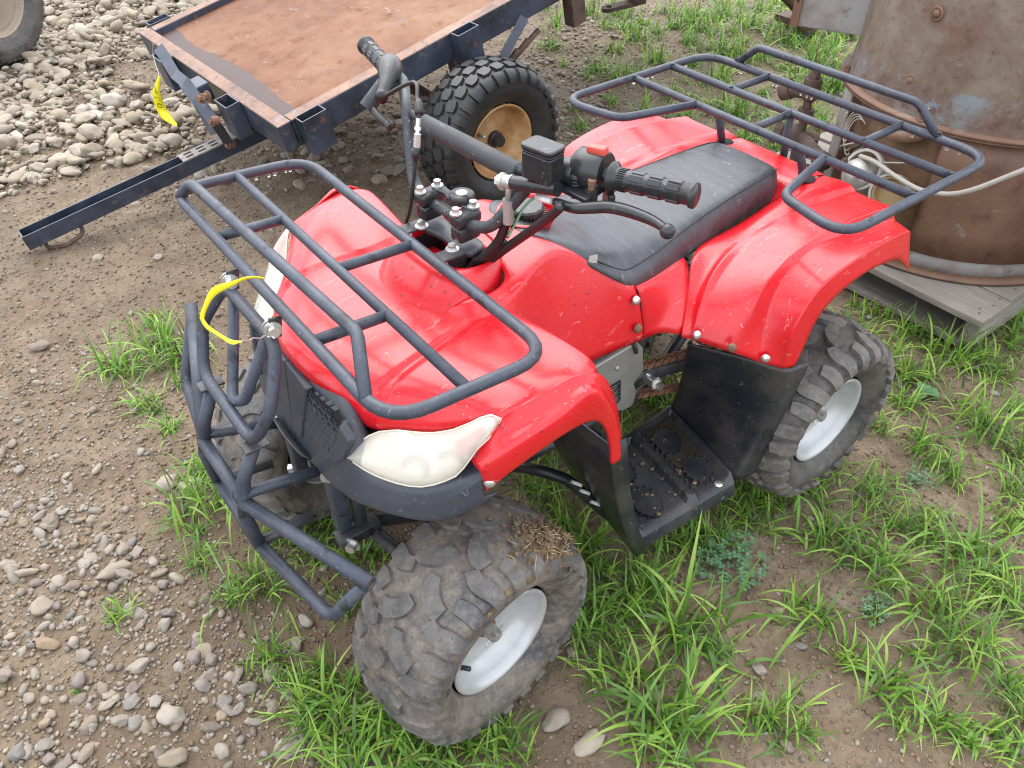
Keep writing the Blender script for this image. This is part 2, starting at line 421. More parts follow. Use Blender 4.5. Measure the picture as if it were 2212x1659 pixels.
def fillet(pts, R, n=5, closed=False):
    pts = [Vector(p) for p in pts]; out = []; N = len(pts)
    for i, p in enumerate(pts):
        if not closed and i in (0, N - 1): out.append(p); continue
        a = pts[i - 1] - p; b = pts[(i + 1) % N] - p
        la, lb = a.length, b.length; a.normalize(); b.normalize()
        ang = a.angle(b)
        if ang > radians(172): out.append(p); continue
        r = R[i] if isinstance(R, (list, tuple)) else R
        t = min(r / math.tan(ang / 2), la * .48, lb * .48)
        p0, p1 = p + a * t, p + b * t
        for k in range(n + 1):
            u = k / n; out.append(p0 * (1 - u) ** 2 + p * 2 * u * (1 - u) + p1 * u * u)
    return out

def sweep(pts, r, n=10, closed=False, caps=True, r2=None):
    pts = [Vector(p) for p in pts]; N = len(pts); V = []; F = []
    tan = []
    for i in range(N):
        if closed: t = pts[(i + 1) % N] - pts[i - 1]
        else: t = pts[min(i + 1, N - 1)] - pts[max(i - 1, 0)]
        tan.append(t.normalized())
    u = tan[0].orthogonal().normalized()
    for i in range(N):
        if i: 
            q = tan[i - 1].rotation_difference(tan[i]); u = q @ u
        u = (u - tan[i] * u.dot(tan[i])).normalized(); w = tan[i].cross(u)
        rr = r if r2 is None else r + (r2 - r) * i / (N - 1)
        if isinstance(r, (list, tuple)): rr = r[i]
        for k in range(n):
            a = 2 * pi * k / n; V.append(pts[i] + (u * cos(a) + w * sin(a)) * rr)
    for i in range(N if closed else N - 1):
        j = (i + 1) % N; sh = 0
        if closed and j == 0:   # match the twist
            best = min(range(n), key=lambda q: (V[i * n] - V[q]).length); sh = best
        for k in range(n):
            F.append((i * n + k, i * n + (k + 1) % n, j * n + (k + 1 + sh) % n, j * n + (k + sh) % n))
    if caps and not closed:
        F.append(tuple(range(n))[::-1]); F.append(tuple(range((N - 1) * n, N * n)))
    return V, F

def lathe(prof, o, axis, n=32, closed=False):
    """prof: (radius, height along axis)"""
    u, w, d = frame(axis); o = Vector(o); V = []; F = []; m = len(prof)
    for j in range(n):
        a = 2 * pi * j / n; e = u * cos(a) + w * sin(a)
        for (r, h) in prof: V.append(o + e * r + d * h)
    for j in range(n):
        k = (j + 1) % n
        for i in range(m if closed else m - 1):
            i2 = (i + 1) % m; F.append((j * m + i, k * m + i, k * m + i2, j * m + i2))
    return V, F

def snap(o, p, d):
    """nearest point of a finished part along a direction"""
    dg = bpy.context.evaluated_depsgraph_get(); bpy.context.view_layer.update(); e = o.evaluated_get(dg); w = parent_loc(o)
    ok, loc, nrm, _ = e.ray_cast(Vector(p) - w, Vector(d).normalized())
    return (loc + w, nrm) if ok else (Vector(p), Vector((0, 0, 1)))

def mirror(p): return (p[0], -p[1], p[2])

def half_grid(rows, full=True):
    """rows of points from the centre line out to the left; returns mirrored grid"""
    m = len(rows[0]); R = []
    for r in rows:
        assert len(r) == m, (len(r), m)
        R.append([mirror(p) for p in r[:0:-1]] + [tuple(r[0])] + [tuple(p) for p in r[1:]] if full else [tuple(p) for p in r])
    w = len(R[0]); V = [p for r in R for p in r]
    F = [(i * w + j, i * w + j + 1, (i + 1) * w + j + 1, (i + 1) * w + j) for i in range(len(R) - 1) for j in range(w - 1)]
    return V, F

def grid(rows):
    return half_grid(rows, False)

def tight(rows, marks):
    """sharpen columns of a grid: extra columns hug each marked one at a given distance"""
    out = []
    for r in rows:
        q = []
        for j, p in enumerate(r):
            if j in marks:
                d = marks[j]
                if j > 0:
                    L = (Vector(r[j - 1]) - Vector(p)).length; q.append(lerp(p, r[j - 1], min(.45, d / max(L, 1e-6))))
                q.append(tuple(p))
                if j < len(r) - 1:
                    L = (Vector(r[j + 1]) - Vector(p)).length; q.append(lerp(p, r[j + 1], min(.45, d / max(L, 1e-6))))
            else: q.append(tuple(p))
        out.append(q)
    return out

def lerp(a, b, t): return tuple(x + (y - x) * t for x, y in zip(a, b))
def add3(a, *d):
    r = Vector(a)
    for q in d: r = r + Vector(q)
    return tuple(r)

def catmull(P, n=6):
    P = [Vector(p) for p in P]; out = []
    for i in range(len(P) - 1):
        p0 = P[max(i - 1, 0)]; p1 = P[i]; p2 = P[i + 1]; p3 = P[min(i + 2, len(P) - 1)]
        for k in range(n):
            t = k / n
            out.append(.5 * ((2 * p1) + (p2 - p0) * t + (2 * p0 - 5 * p1 + 4 * p2 - p3) * t * t + (3 * p1 - p0 - 3 * p2 + p3) * t ** 3))
    out.append(P[-1]); return out

_lat = {}
def vnoise(x, y, f, seed):
    """vectorised smooth value noise"""
    if seed not in _lat: _lat[seed] = np.random.RandomState(seed).rand(256, 256)
    L = _lat[seed]; X = np.asarray(x) * f; Y = np.asarray(y) * f
    xi = np.floor(X).astype(int); yi = np.floor(Y).astype(int); fx = X - xi; fy = Y - yi
    fx = fx * fx * (3 - 2 * fx); fy = fy * fy * (3 - 2 * fy)
    a = L[xi % 256, yi % 256]; b = L[(xi + 1) % 256, yi % 256]; c = L[xi % 256, (yi + 1) % 256]; d = L[(xi + 1) % 256, (yi + 1) % 256]
    return (a * (1 - fx) + b * fx) * (1 - fy) + (c * (1 - fx) + d * fx) * fy - .5

def gh(x, y):
    return (vnoise(x, y, .8, 1) * .030 + vnoise(x, y, 2.6, 2) * .018 + vnoise(x, y, 8, 3) * .010 + vnoise(x, y, 21, 4) * .007 + vnoise(x, y, 50, 5) * .004) - .004
# ================================================================ the quad bike
ATV = thing('quad_bike', 'small red quad bike with black racks, bull bar and seat', 'quad bike', (.41, 0, 0))

# ---- front bodywork: bonnet with two channels and the tops of the front fenders
def rowF(c, c1, ci, cb, cc, c4, c5): return [c, c1, ci, cb, cc, c4, c5]
frows = [
    [(.957, 0, .622), (.952, .06, .615), (.922, .135, .590), (.917, .148, .580), (.909, .165, .581), (0.864,0.225,0.586), (0.801,0.300,0.636)],
    [(.946, 0, .634), (.941, .06, .629), (.912, .137, .612), (.907, .149, .603), (.901, .167, .604), add3((0.864,0.225,0.586), (-.010, 0, .012)), add3((0.801,0.300,0.636), (-.012, .0, .014))],
    [(.900, 0, .643), (.897, .06, .640), (.878, .142, .634), (.874, .153, .627), (.870, .169, .632), (.842, .235, .629), (.768, .309, .650)],
    [(.840, 0, .648), (.838, .06, .646), (.829, .137, .643), (.826, .147, .637), (.823, .160, .642), (.798, .240, .648), (.735, .317, .657)],
    [(.775, 0, .650), (.774, .06, .649), (.771, .128, .645), (.769, .138, .639), (.768, .149, .645), (.755, .245, .656), (.708, .322, .660)],
    [(.715, 0, .652), (.715, .06, .651), (.714, .114, .646), (.713, .124, .641), (.712, .140, .648), (.705, .248, .660), (.680, .327, .661)],
    [(.672, 0, .652), (.672, .06, .651), (.672, .107, .646), (.672, .120, .642), (.674, .146, .650), (.668, .245, .661), (.655, .322, .659)],
    [(.648, 0, .652), (.648, .06, .651), (.650, .107, .646), (.652, .122, .643), (.656, .152, .648), (.650, .245, .659), (.643, .308, .657)],
    [(.646, 0, .645), (.646, .06, .644), (.647, .107, .640), (.648, .124, .637), (.650, .153, .638), (.644, .245, .649), (.639, .307, .649)],
]
for r in frows:
    r[3] = add3(r[3], (0, 0, -.002)); r.insert(3, add3(lerp(r[2], r[3], .45), (0, 0, -.004)))
frows.insert(0, [add3(p, (-.004, 0, -.016)) for p in frows[0]])
for r in frows: r.append(add3(r[-1], (.000, .007, -.016)))
V, F = half_grid(tight(frows, {2: .0035, 5: .0035}))
FB = mesh('front_bodywork', V, F, 'red', ATV, subsurf=2, solid=.004)
# ---- flared wheel arch lips
def flare(st, nm, parent=ATV):
    rows = []
    for (a, b, c) in st:
        a2 = lerp(a, b, .42); a2 = add3(a2, (0, -.004, .001))
        b0 = add3(lerp(a, b, .80), (0, -.010, -.001))
        b1 = add3(b, (0, -.001, .003)); b2 = add3(lerp(b, c, .22), (0, .003, 0)); 
        rows.append([a, a2, b0, b1, b2, c, add3(c, (-.004, -.008, .002))])
    for sg in (1, -1):
        R = [[(p[0], p[1] * sg, p[2]) for p in r] for r in rows]
        V, F = grid(R)
        mesh(nm, V, F, 'red', parent, subsurf=2, solid=.0035)
flare([
    ((0.840,0.290,0.577), (0.842,0.318,0.571), (0.831,0.316,0.518)),
    ((0.810,0.300,0.614), (0.831,0.328,0.590), (0.828,0.325,0.533)),
    ((0.793,0.304,0.634), (0.809,0.338,0.611), (0.820,0.335,0.551)),
    ((0.759,0.312,0.646), (0.769,0.345,0.623), (0.782,0.343,0.571)),
    ((0.721,0.320,0.658), (0.726,0.349,0.633), (0.741,0.348,0.586)),
    ((0.691,0.326,0.667), (0.702,0.352,0.650), (0.696,0.350,0.591)),
    ((0.656,0.330,0.658), (0.680,0.354,0.655), (0.670,0.352,0.587)),
    ((0.631,0.331,0.623), (0.658,0.356,0.627), (0.653,0.354,0.562)),
    ((0.611,0.331,0.569), (0.637,0.356,0.583), (0.642,0.354,0.521)),
    ((0.596,0.332,0.501), (0.622,0.355,0.530), (0.638,0.354,0.497)),
    ((0.591,0.334,0.455), (0.614,0.354,0.482), (0.636,0.354,0.479)),
], 'fender_lip')

# ---- raised shroud round the steering stem (open on top)
def ring(cx, rx0, rx1, ry, z, n=20, dz=0, pw=2.0):
    out = []
    for k in range(n):
        a = 2 * pi * k / n; c, s = cos(a), sin(a)
        c = math.copysign(abs(c) ** (2 / pw), c); s = math.copysign(abs(s) ** (2 / pw), s)
        out.append((cx + (rx0 if c > 0 else rx1) * c, ry * s, z + dz * c))
    return out
rings = [ring(.672, .112, .075, .112, .640, pw=2.3), ring(.672, .108, .073, .106, .650, pw=2.3), ring(.668, .078, .066, .096, .685, pw=2.6), ring(.664, .056, .060, .086, .697, pw=2.6, dz=-.001), ring(.662, .049, .056, .080, .699, pw=2.6, dz=-.001), ring(.662, .046, .053, .077, .693, pw=2.6), ring(.662, .050, .053, .080, .640, pw=2.4)]
V = [p for r in rings for p in r]; n = 20
F = [(i * n + k, i * n + (k + 1) % n, (i + 1) * n + (k + 1) % n, (i + 1) * n + k) for i in range(len(rings) - 1) for k in range(n)]
SH = mesh('steering_shroud', V, F, 'red', ATV, subsurf=2, solid=.003)
# black cup inside the shroud: its colour stands in for the shade there
MB().lathe([(.001, .600), (.075, .600), (.078, .640), (.074, .680)], (.662, 0, 0), (0, 0, 1), 24).build('shroud_shade', 'dark', ATV)
# two recessed slots pressed into the front of the shroud, each with a ledge
def slot(corners):
    q = []; n_ = Vector()
    for c in corners:
        h, nn = snap(SH, Vector(c) + Vector((.12, .02, .05)), Vector((-.12, -.02, -.05))); q.append(h); n_ += nn
    n_.normalize()
    if n_.x < 0: n_ = -n_
    a0, a1, b1, b0 = q; out = n_ * .0085; dn = Vector((0, 0, -.003))
    P_ = [a0 - n_ * .002, a1 - n_ * .002, b1 + out, b0 + out, b1 - n_ * .002 + dn, b0 - n_ * .002 + dn]
    mesh('vent_slot', P_, [(0, 1, 2, 3), (3, 2, 4, 5), (1, 4, 2), (0, 3, 5)], 'red', SH, smooth=False, bevel=.0022)

# ---- tank cover and side panels
A_ = (.533, .100, .690); B_ = (.591, .115, .683); C_ = (.632, .130, .665); D_ = (.676, .130, .650)
trow = [
    [(.745, 0, .655), (.745, .045, .654), (.742, .085, .648), (.738, .108, .641), (.720, .135, .600), (.69, .160, .550), (.67, .172, .500)],
    # centre, mid, crease-in, crease, wall upper, wall mid, bottom
    [(.705, 0, .690), (.705, .05, .688), (.704, .100, .668), (.702, .128, .645), (.690, .150, .610), (.665, .168, .560), (.650, .175, .500)],
    [(.676, 0, .694), (.676, .06, .690), (.676, .112, .664), D_, (.660, .150, .612), (.636, .166, .556), (.622, .172, .498)],
    [(.632, 0, .696), (.632, .06, .693), (.632, .112, .678), C_, (.618, .140, .618), (.598, .160, .552), (.590, .170, .496)],
    [(.591, 0, .697), (.591, .06, .694), (.591, .104, .689), B_, (.574, .130, .622), (.556, .153, .552), (.548, .168, .495)],
    [(.533, 0, .700), (.533, .06, .698), (.533, .092, .694), A_, (.516, .126, .624), (.506, .152, .552), (.503, .169, .494)],
    [(.480, 0, .660), (.480, .06, .655), (.480, .108, .652), (.473, .125, .643), (.468, .142, .600), (.455, .160, .545), (.448, .170, .491)],
    [(.440, 0, .610), (.440, .06, .605), (.440, .125, .605), (.430, .146, .603), (.426, .156, .580), (.412, .164, .535), (.405, .169, .484)],
    [(.425, 0, .600), (.425, .06, .597), (.425, .13, .598), (.409, .150, .594), (.407, .158, .574), (.396, .165, .530), (.390, .168, .482)],
]
trow = tight(trow, {3: .006})
V, F = half_grid(trow)
# leave the top open under the steering shroud and round the filler
w = 17
FT = [f for f in F if not (f[0] // w in (0, 1, 2) and 6 <= f[0] % w <= 9)]
TC = mesh('tank_cover', V, FT, 'red', ATV, subsurf=2, solid=.003)
# fuel cap in its recess
MB().lathe([(.052, .0015), (.049, .0035), (.046, .002), (.044, -.010), (.038, -.022), (.001, -.024)], (.515, .000, .700), (.06, 0, 1), 36).build('filler_recess', 'red', TC)
_mb = MB(); _mb.lathe([(.0001, .016), (.024, .016), (.027, .013), (.0285, -.012)], (.515, 0, .694), (.06, 0, 1), 10)
for k in range(30):
    a = 2 * pi * k / 30
    _mb.box((.515 + .0275 * cos(a), .0275 * sin(a), .692), (.003, .003, .02))
_mb.build('fuel_cap', 'pplastic', TC, smooth=False)

# ---- rear bodywork
seam0 = (.404, .151, .592); seam1 = (.388, .168, .482)
side = [
    [seam0, (.400, .158, .572), (.394, .165, .530), seam1],
    [(.352, .140, .585), (.350, .152, .566), (.346, .165, .530), (0.370,0.173,0.487)],
    [(.310, .134, .583), (.309, .150, .564), (.308, .168, .532), (0.347,0.185,0.489)],
    [(.280, .130, .582), (.282, .150, .566), (.290, .176, .530), (0.333,0.201,0.482)],
    [(.262, .122, .582), (.264, .140, .566), (.272, .166, .530), add3((0.335,0.203,0.484), (-.016, -.008, .002))],
]
for r in side: r.insert(0, add3(r[0], (0, -.035, .002)))
for sg in (1, -1):
    V, F = grid([[(p[0], sg * p[1], p[2]) for p in r] for r in side])
    mesh('rear_side_panel', V, F, 'red', ATV, subsurf=2, solid=.003)
# fender swept over the rear wheel: long columns from the front bottom edge to the tail
fcols = [
    [(0.333,0.203,0.482),(0.305,0.178,0.517),(0.278,0.155,0.557),(0.261,0.140,0.584)] + [(.225, .120, .584), (.15, .111, .580), (.07, .103, .579), (.0, .099, .588), (-.05, .106, .604), (-.14, .110, .604)],
    [(0.324,0.212,0.479),(0.295,0.190,0.524),(0.254,0.166,0.562),(0.177,0.146,0.585),(0.086,0.139,0.603),(-0.011,0.141,0.622),(-0.144,0.146,0.609)],
    [(0.320,0.216,0.478),(0.292,0.200,0.539),(0.233,0.178,0.579),(0.152,0.165,0.594),(0.068,0.161,0.605),(-0.027,0.163,0.612),(-0.153,0.167,0.602)],
    [(0.317,0.221,0.477),(0.284,0.206,0.538),(0.216,0.186,0.575),(0.129,0.176,0.602),(0.043,0.173,0.607),(-0.033,0.174,0.602),(-0.155,0.179,0.592)],
    [(0.287,0.274,0.471),(0.270,0.262,0.525),(0.227,0.250,0.572),(0.157,0.240,0.600),(0.075,0.236,0.614),(-0.017,0.236,0.614),(-0.140,0.238,0.600)],
    [(0.259,0.288,0.455),(0.247,0.276,0.513),(0.225,0.268,0.575),(0.158,0.263,0.607),(0.080,0.262,0.620),(-0.033,0.262,0.617),(-0.143,0.262,0.601)],
    [(0.236,0.305,0.442),(0.220,0.288,0.503),(0.194,0.275,0.560),(0.129,0.270,0.605),(0.060,0.270,0.607),(-0.040,0.270,0.594),(-0.154,0.270,0.572)],
    [(0.200,0.334,0.427),(0.207,0.334,0.495),(0.174,0.334,0.571),(0.127,0.334,0.593),(0.075,0.334,0.603),(0.019,0.334,0.608),(-0.091,0.332,0.603)],
    [(0.185,0.343,0.433),(0.170,0.343,0.470),(0.156,0.343,0.525),(0.121,0.343,0.550),(0.070,0.343,0.566),(0.013,0.343,0.569),(-0.070,0.342,0.557)],
]
def rs_(P, n):
    P = catmull(P, 8); L = [0]
    for a, b in zip(P, P[1:]): L.append(L[-1] + (b - a).length)
    out = []
    for k in range(n):
        t = L[-1] * k / (n - 1); i = 0
        while i < len(L) - 2 and L[i + 1] < t: i += 1
        out.append(tuple(P[i].lerp(P[i + 1], (t - L[i]) / max(1e-9, L[i + 1] - L[i]))))
    return out
cols_ = [rs_(c, 13) for c in fcols]
fr = [[c[k] for c in cols_] for k in range(13)]
e1 = [add3(p, (-.006, 0, -.002)) for p in fr[-1]]; e1[7] = (-0.108,0.331,0.589); e1[8] = (-0.145,0.338,0.494)
e2 = [add3(p, (-.002, 0, -.013)) for p in e1]; e2[7] = add3(e1[7], (-.002, -.004, -.035)); e2[8] = add3(e1[8], (.004, -.006, .012))
fr += [e1, e2]
for sg in (1, -1):
    V, F = grid([[(p[0], sg * p[1], p[2]) for p in r] for r in tight(fr, {2: .004, 3: .004, 5: .004, 6: .004, 7: .005})])
    mesh('rear_fender', V, F, 'red', ATV, subsurf=2, solid=.0035)
# rear deck behind the seat with two slots for the rack posts
drow = []
for (x, z) in ((.02, .575), (-.035, .580), (-.045, .606), (-.060, .612), (-.100, .611), (-.140, .606), (-.156, .600), (-.158, .590)):
    drow.append([(x, 0, z), (x, .03, z), (x, .062, z), (x, .085, z), (x, .105, z)])
V, F = half_grid(drow)
RD = mesh('rear_deck', V, F, 'red', ATV, subsurf=2, solid=.003)
for sg in (1, -1):
    MB().lathe([(.0001, .0012), (.0170, .0010), (.0185, -.0010)], (-.093, sg * .104, .6105), (0, 0, 1), 24).build('post_slot', 'dark', RD)

# ---- seat
def srow(x, zt, ys, zs, yb, zb, dome=.01):
    return [(x, 0, zt), (x, ys * .45, zt - .001), (x, ys * .80, zt - dome * .45), (x, ys * .95, zs + .004), (x, ys + .001, zs - .004), (x - .001, (ys + yb) / 2 + .005, (zs + zb) / 2), (x, yb, zb)]
srows = [
    srow(.566, .690, .030, .686, .034, .682, .002),
    srow(.562, .701, .048, .696, .056, .684, .004),
    srow(.530, .699, .086, .690, .096, .676, .007),
    srow(.480, .672, .118, .655, .128, .640, .010),
    srow(.430, .648, .134, .622, .151, .600, .012),
    srow(.400, .640, .136, .615, .150, .586, .012),
    srow(.330, .634, .126, .616, .136, .579, .010),
    srow(.240, .636, .110, .624, .121, .574, .008),
    srow(.150, .641, .099, .631, .109, .573, .007),
    srow(.060, .645, .090, .636, .099, .575, .006),
    srow(-.010, .646, .084, .637, .092, .578, .006),
    srow(-.036, .642, .074, .634, .082, .580, .005),
    srow(-.044, .628, .068, .622, .074, .582, .003),
    srow(-.045, .585, .066, .584, .070, .582, .001),
]
V, F = half_grid(srows)
ST = mesh('seat', V, F, 'vinyl', ATV, subsurf=2, solid=.004)
# stitched seam with a run of small stitches on each side
for sg in (1, -1):
    path = catmull([(r[0][0], sg * (r[3][1] + r[4][1]) / 2, (r[3][2] + r[4][2]) / 2 + .0006) for r in srows[3:12]], 5)
    MB().tube(path, .0014, 6).build('seam', 'piping', ST)
# torn corner showing pale foam
mb = MB(); tx, ty, tz = (0.478,0.117,0.650)
mb.add([(tx - .012, ty, tz + .008), (tx + .006, ty + .001, tz + .012), (tx + .012, ty + .003, tz - .004), (tx - .002, ty + .005, tz - .013), (tx - .010, ty + .004, tz - .006), (tx, ty + .005, tz)],
       [(0, 1, 5), (1, 2, 5), (2, 3, 5), (3, 4, 5), (4, 0, 5)]).build('torn_patch', 'rope', ST)

# ---- screws in the red panels
for (p, d, mt) in (((0.414,0.163,0.571), (.1, 1, .25), 'zinc'), ((0.411,0.172,0.517), (.1, 1, .25), 'rustbolt'), ((0.322,0.228,0.495), (.3, 1, .2), 'zinc'),
                   ((0.295,0.283,0.489), (.75, .8, .1), 'rustbolt'), ((0.233,0.313,0.454), (.8, .8, .1), 'zinc'), ((0.830,0.322,0.546), (.6, .8, .1), 'zinc')):
    MB().dome(p, d, .0085, .0045).build('panel_screw', mt, ATV)
    MB().dome((p[0], -p[1], p[2]), (d[0], -d[1], d[2]), .0085, .0045).build('panel_screw', mt, ATV)

# ---- front fascia
def G(y, s=1.0, x0=.70, ax=.268, ay=.322, n=3.0):
    q = min(.9999, abs(y) / (ay * s)); return x0 + ax * s * (1 - q ** n) ** (1 / n)
def fas(y, zt, sT, zc, sC, zb, sB):
    return [(G(y, sT) - .05, y, zt + .012), (G(y, sT), y, zt), (G(y, (sT + sC) / 2), y, (zt + zc) / 2), (G(y, sC), y, zc), (G(y, (sC * .4 + sB * .6)), y, zc * .45 + zb * .55), (G(y, sB), y, zb), (G(y, sB) - .025, y, zb - .004)]
fv = []
def interp(y, T):
    for (a, b), (c, d) in zip(T, T[1:]):
        if y <= c: return b + (d - b) * (y - a) / (c - a)
    return T[-1][1]
ZC = [(0, .466), (.13, .468), (.168, .472), (.21, .486), (.244, .496), (.267, .501), (.284, .508), (.296, .523), (.312, .552)]
ZB = [(0, .443), (.11, .443), (.15, .449), (.19, .460), (.22, .466), (.25, .468), (.268, .469), (.285, .474), (.30, .487), (.312, .512)]
ZT = [(0, .612), (.06, .607), (.12, .596), (.150, .580), (.165, .540), (.178, .521), (.2, .520), (.25, .524), (.29, .540), (.312, .562)]
STT = [(0, .945), (.12, .950), (.15, .965), (.2, .965), (.312, .985)]
for y in (0, .03, .06, .09, .12, .140, .155, .166, .178, .195, .22, .25, .270, .287, .300, .311):
    fv.append(fas(y, interp(y, ZT), max(interp(y, STT), y / .322 + .012), interp(y, ZC), 1.0, interp(y, ZB), 1.010))
V, F = half_grid(fv)
FA = mesh('front_fascia', V, F, 'fascia', ATV, subsurf=2, solid=.003, cr=(13, {6 + s * 3: .6 for s in (1, -1)}))
# sloping rib in the middle and the two ribs framing each grille
mb = MB()
def slab(q, h, n=None):
    """four corner points given a thickness along n"""
    q = [Vector(p) for p in q]; n = n or (q[1] - q[0]).cross(q[3] - q[0]).normalized()
    if n.x < 0: n = -n
    V = [p - n * .006 for p in q] + [p + n * h for p in q]
    return V, [(0, 1, 2, 3), (4, 5, 6, 7)] + [(i, (i + 1) % 4, 4 + (i + 1) % 4, 4 + i) for i in range(4)]
def FP(y, z, d=0):
    """a point on the sloped grille face"""
    t = (z - .466) / .14
    return (G(y, 1.0 - .055 * t) + d, y, z)
for sg in (1, -1):
    q = [FP(sg * .000, .478), FP(sg * .028, .480), FP(sg * .066, .600), FP(sg * .000, .608)]
    V, F = slab(q, .007); mesh('fascia_rib', V, F, 'fascia', FA, smooth=False, bevel=.003)
    q = [FP(sg * .122, .500), FP(sg * .150, .528), FP(sg * .166, .572), FP(sg * .146, .590)]
    V, F = slab(q, .009); mesh('fascia_rib', V, F, 'fascia', FA, smooth=False, bevel=.003)
    # honeycomb grille: hexagonal cells with depth
    mb = MB(); R = .0080; w_ = R * sqrt(3)
    quad = [(.036, .500), (.126, .522), (.144, .588), (.072, .602)]
    def inside(y, z):
        s_ = 0
        for i in range(4):
            (a, b), (c, d) = quad[i], quad[(i + 1) % 4]
            if (c - a) * (z - b) - (d - b) * (y - a) < 0: return False
        return True
    for i in range(-2, 16):
        for j in range(-2, 16):
            y = .02 + i * w_ + (j % 2) * w_ / 2; z = .495 + j * R * 1.5
            if not inside(y, z): continue
            o_, n_, k_ = [], [], []
            for k in range(6):
                a = pi / 6 + k * pi / 3
                for lst, rr, dd in ((o_, R, .004), (n_, R * .80, .0035), (k_, R * .76, -.010)):
                    lst.append(FP(sg * (y + rr * cos(a)), z + rr * sin(a), dd))
            VV = o_ + n_ + k_
            FF = [(k, (k + 1) % 6, 6 + (k + 1) % 6, 6 + k) for k in range(6)] + [(6 + k, 6 + (k + 1) % 6, 12 + (k + 1) % 6, 12 + k) for k in range(6)]
            mb.add(VV, FF)
    mb.build('grille_mesh', 'fascia', FA, smooth=False)['kind'] = 'stuff'
    # near-black sheet across the cells, painting the shade inside them
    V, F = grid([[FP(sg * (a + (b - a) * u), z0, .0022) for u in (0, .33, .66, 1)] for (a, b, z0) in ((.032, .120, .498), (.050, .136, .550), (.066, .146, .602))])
    mesh('grille_shade', V, F, 'dark', FA)

# ---- headlights: a clear moulded lens over a bright reflector with two bowls
up_ = [(0.952,0.150,0.530),(0.935,0.154,0.550),(0.911,0.166,0.567),(0.891,0.194,0.581),(0.873,0.215,0.582),(0.858,0.233,0.586),(0.841,0.253,0.596),(0.823,0.277,0.619),(0.811,0.291,0.635),(0.801,0.300,0.638),(0.795,0.304,0.630)]
lo_ = [(0.952,0.150,0.530),(0.944,0.180,0.527),(0.933,0.207,0.525),(0.919,0.231,0.525),(0.903,0.255,0.527),(0.882,0.275,0.537),(0.862,0.290,0.552),(0.849,0.297,0.570),(0.835,0.302,0.595),(0.816,0.304,0.606),(0.800,0.305,0.618),(0.795,0.304,0.630)]
def resample(P, n):
    P = [Vector(p) for p in P]; L = [0]
    for a, b in zip(P, P[1:]): L.append(L[-1] + (b - a).length)
    out = []
    for k in range(n):
        t = L[-1] * k / (n - 1); i = 0
        while i < len(L) - 2 and L[i + 1] < t: i += 1
        u = (t - L[i]) / max(1e-9, L[i + 1] - L[i]); out.append(P[i].lerp(P[i + 1], u))
    return out
ua, la = resample(up_, 17), resample(lo_, 17)
def hgrid(sg, bulge, inset=0., sink=0.):
    rows = []
    for k in range(17):
        a, b = ua[k], la[k]; c = (a + b) / 2
        n = Vector((.80, .50 + .25 * k / 16, .42)).normalized()
        prof = sin(pi * min(1, (k + .3) / 16.6)) ** .6
        r = []
        for j in range(9):
            t = j / 8; t2 = inset + t * (1 - 2 * inset)
            p = a.lerp(b, t2) + n * (bulge * prof * (1 - (2 * t - 1) ** 2) ** .55 - sink)
            r.append((p.x, p.y * sg, p.z))
        rows.append(r)
    return grid(rows)
for sg in (1, -1):
    V, F = hgrid(sg, .020)
    HLo = mesh('headlight', V, F, 'lens', ATV, subsurf=1)
    V, F = hgrid(sg, .004, .03, .005); mesh('reflector', V, F, 'reflector', HLo, subsurf=1)
    # rim of the lens moulding
    loop = ua + la[-2:0:-1]
    MB().tube([(p.x + .001, p.y * sg, p.z) for p in loop], .0013, 6, closed=True).build('lens_rim', 'cream', HLo)
    for (i, rr) in ((7, .017), (10, .016)):
        c = ua[i].lerp(la[i], .60) + Vector((.004, .003, .002)); ax = Vector((.8, .55 * sg, .25))
        MB().lathe([(rr * .2, -.006), (rr * .7, -.004), (rr, .004), (rr * 1.08, .004)], (c.x, c.y * sg, c.z), ax, 24).build('bowl', 'reflector', HLo)
    V, F = hgrid(sg, .015, .12, .001)
    keep = [f for f in F if 11 <= f[0] // 9 <= 13 and 2 <= f[0] % 9 <= 5]
    mesh('red_reflector', V, keep, 'redlens', HLo)

# ---- racks
TR = .0083
def tubeobj(name, pts, r, mat, parent, R=.03, closed=False, n=12, seg=6):
    return MB().tube(fillet(pts, R, seg, closed), r, n, closed).build(name, mat, parent)
fx, rx, fw = .967, .739, .333
RK = thing('front_rack', '', '', (.85, 0, .735)); del RK['label']; del RK['category']; RK.parent = ATV; RK.location = (.85 - .41, 0, .735)
def rackpt(x, y, dz=0): return (x, y, .743 - (.967 - x) * .065 + dz)
tubeobj('rack_tube', [rackpt(fx, fw), rackpt(fx, -fw), rackpt(rx, -fw), rackpt(rx, fw)], TR, 'steel', RK, .055, True)
tubeobj('rack_tube', [(.966, -.300, .746), (.950, -.280, .774), (.930, .205, .772), (.968, .285, .744)], TR, 'steel', RK, .04)
tubeobj('rack_tube', [rackpt(.862, fw), rackpt(.862, -fw)], TR * .93, 'steel', RK)
for y in (.152, -.155):
    tubeobj('rack_tube', [rackpt(fx - .002, y), rackpt(.862, y)], TR * .93, 'steel', RK)
for y in (.015, ):
    tubeobj('rack_tube', [rackpt(.862, .016), rackpt(rx, .014)], TR * .93, 'steel', RK)
for y in (.05,-.05):
    MB().box((.700, y, .714), (.052, .026, .004)).build('rack_plate', 'frame', RK, bevel=.001)
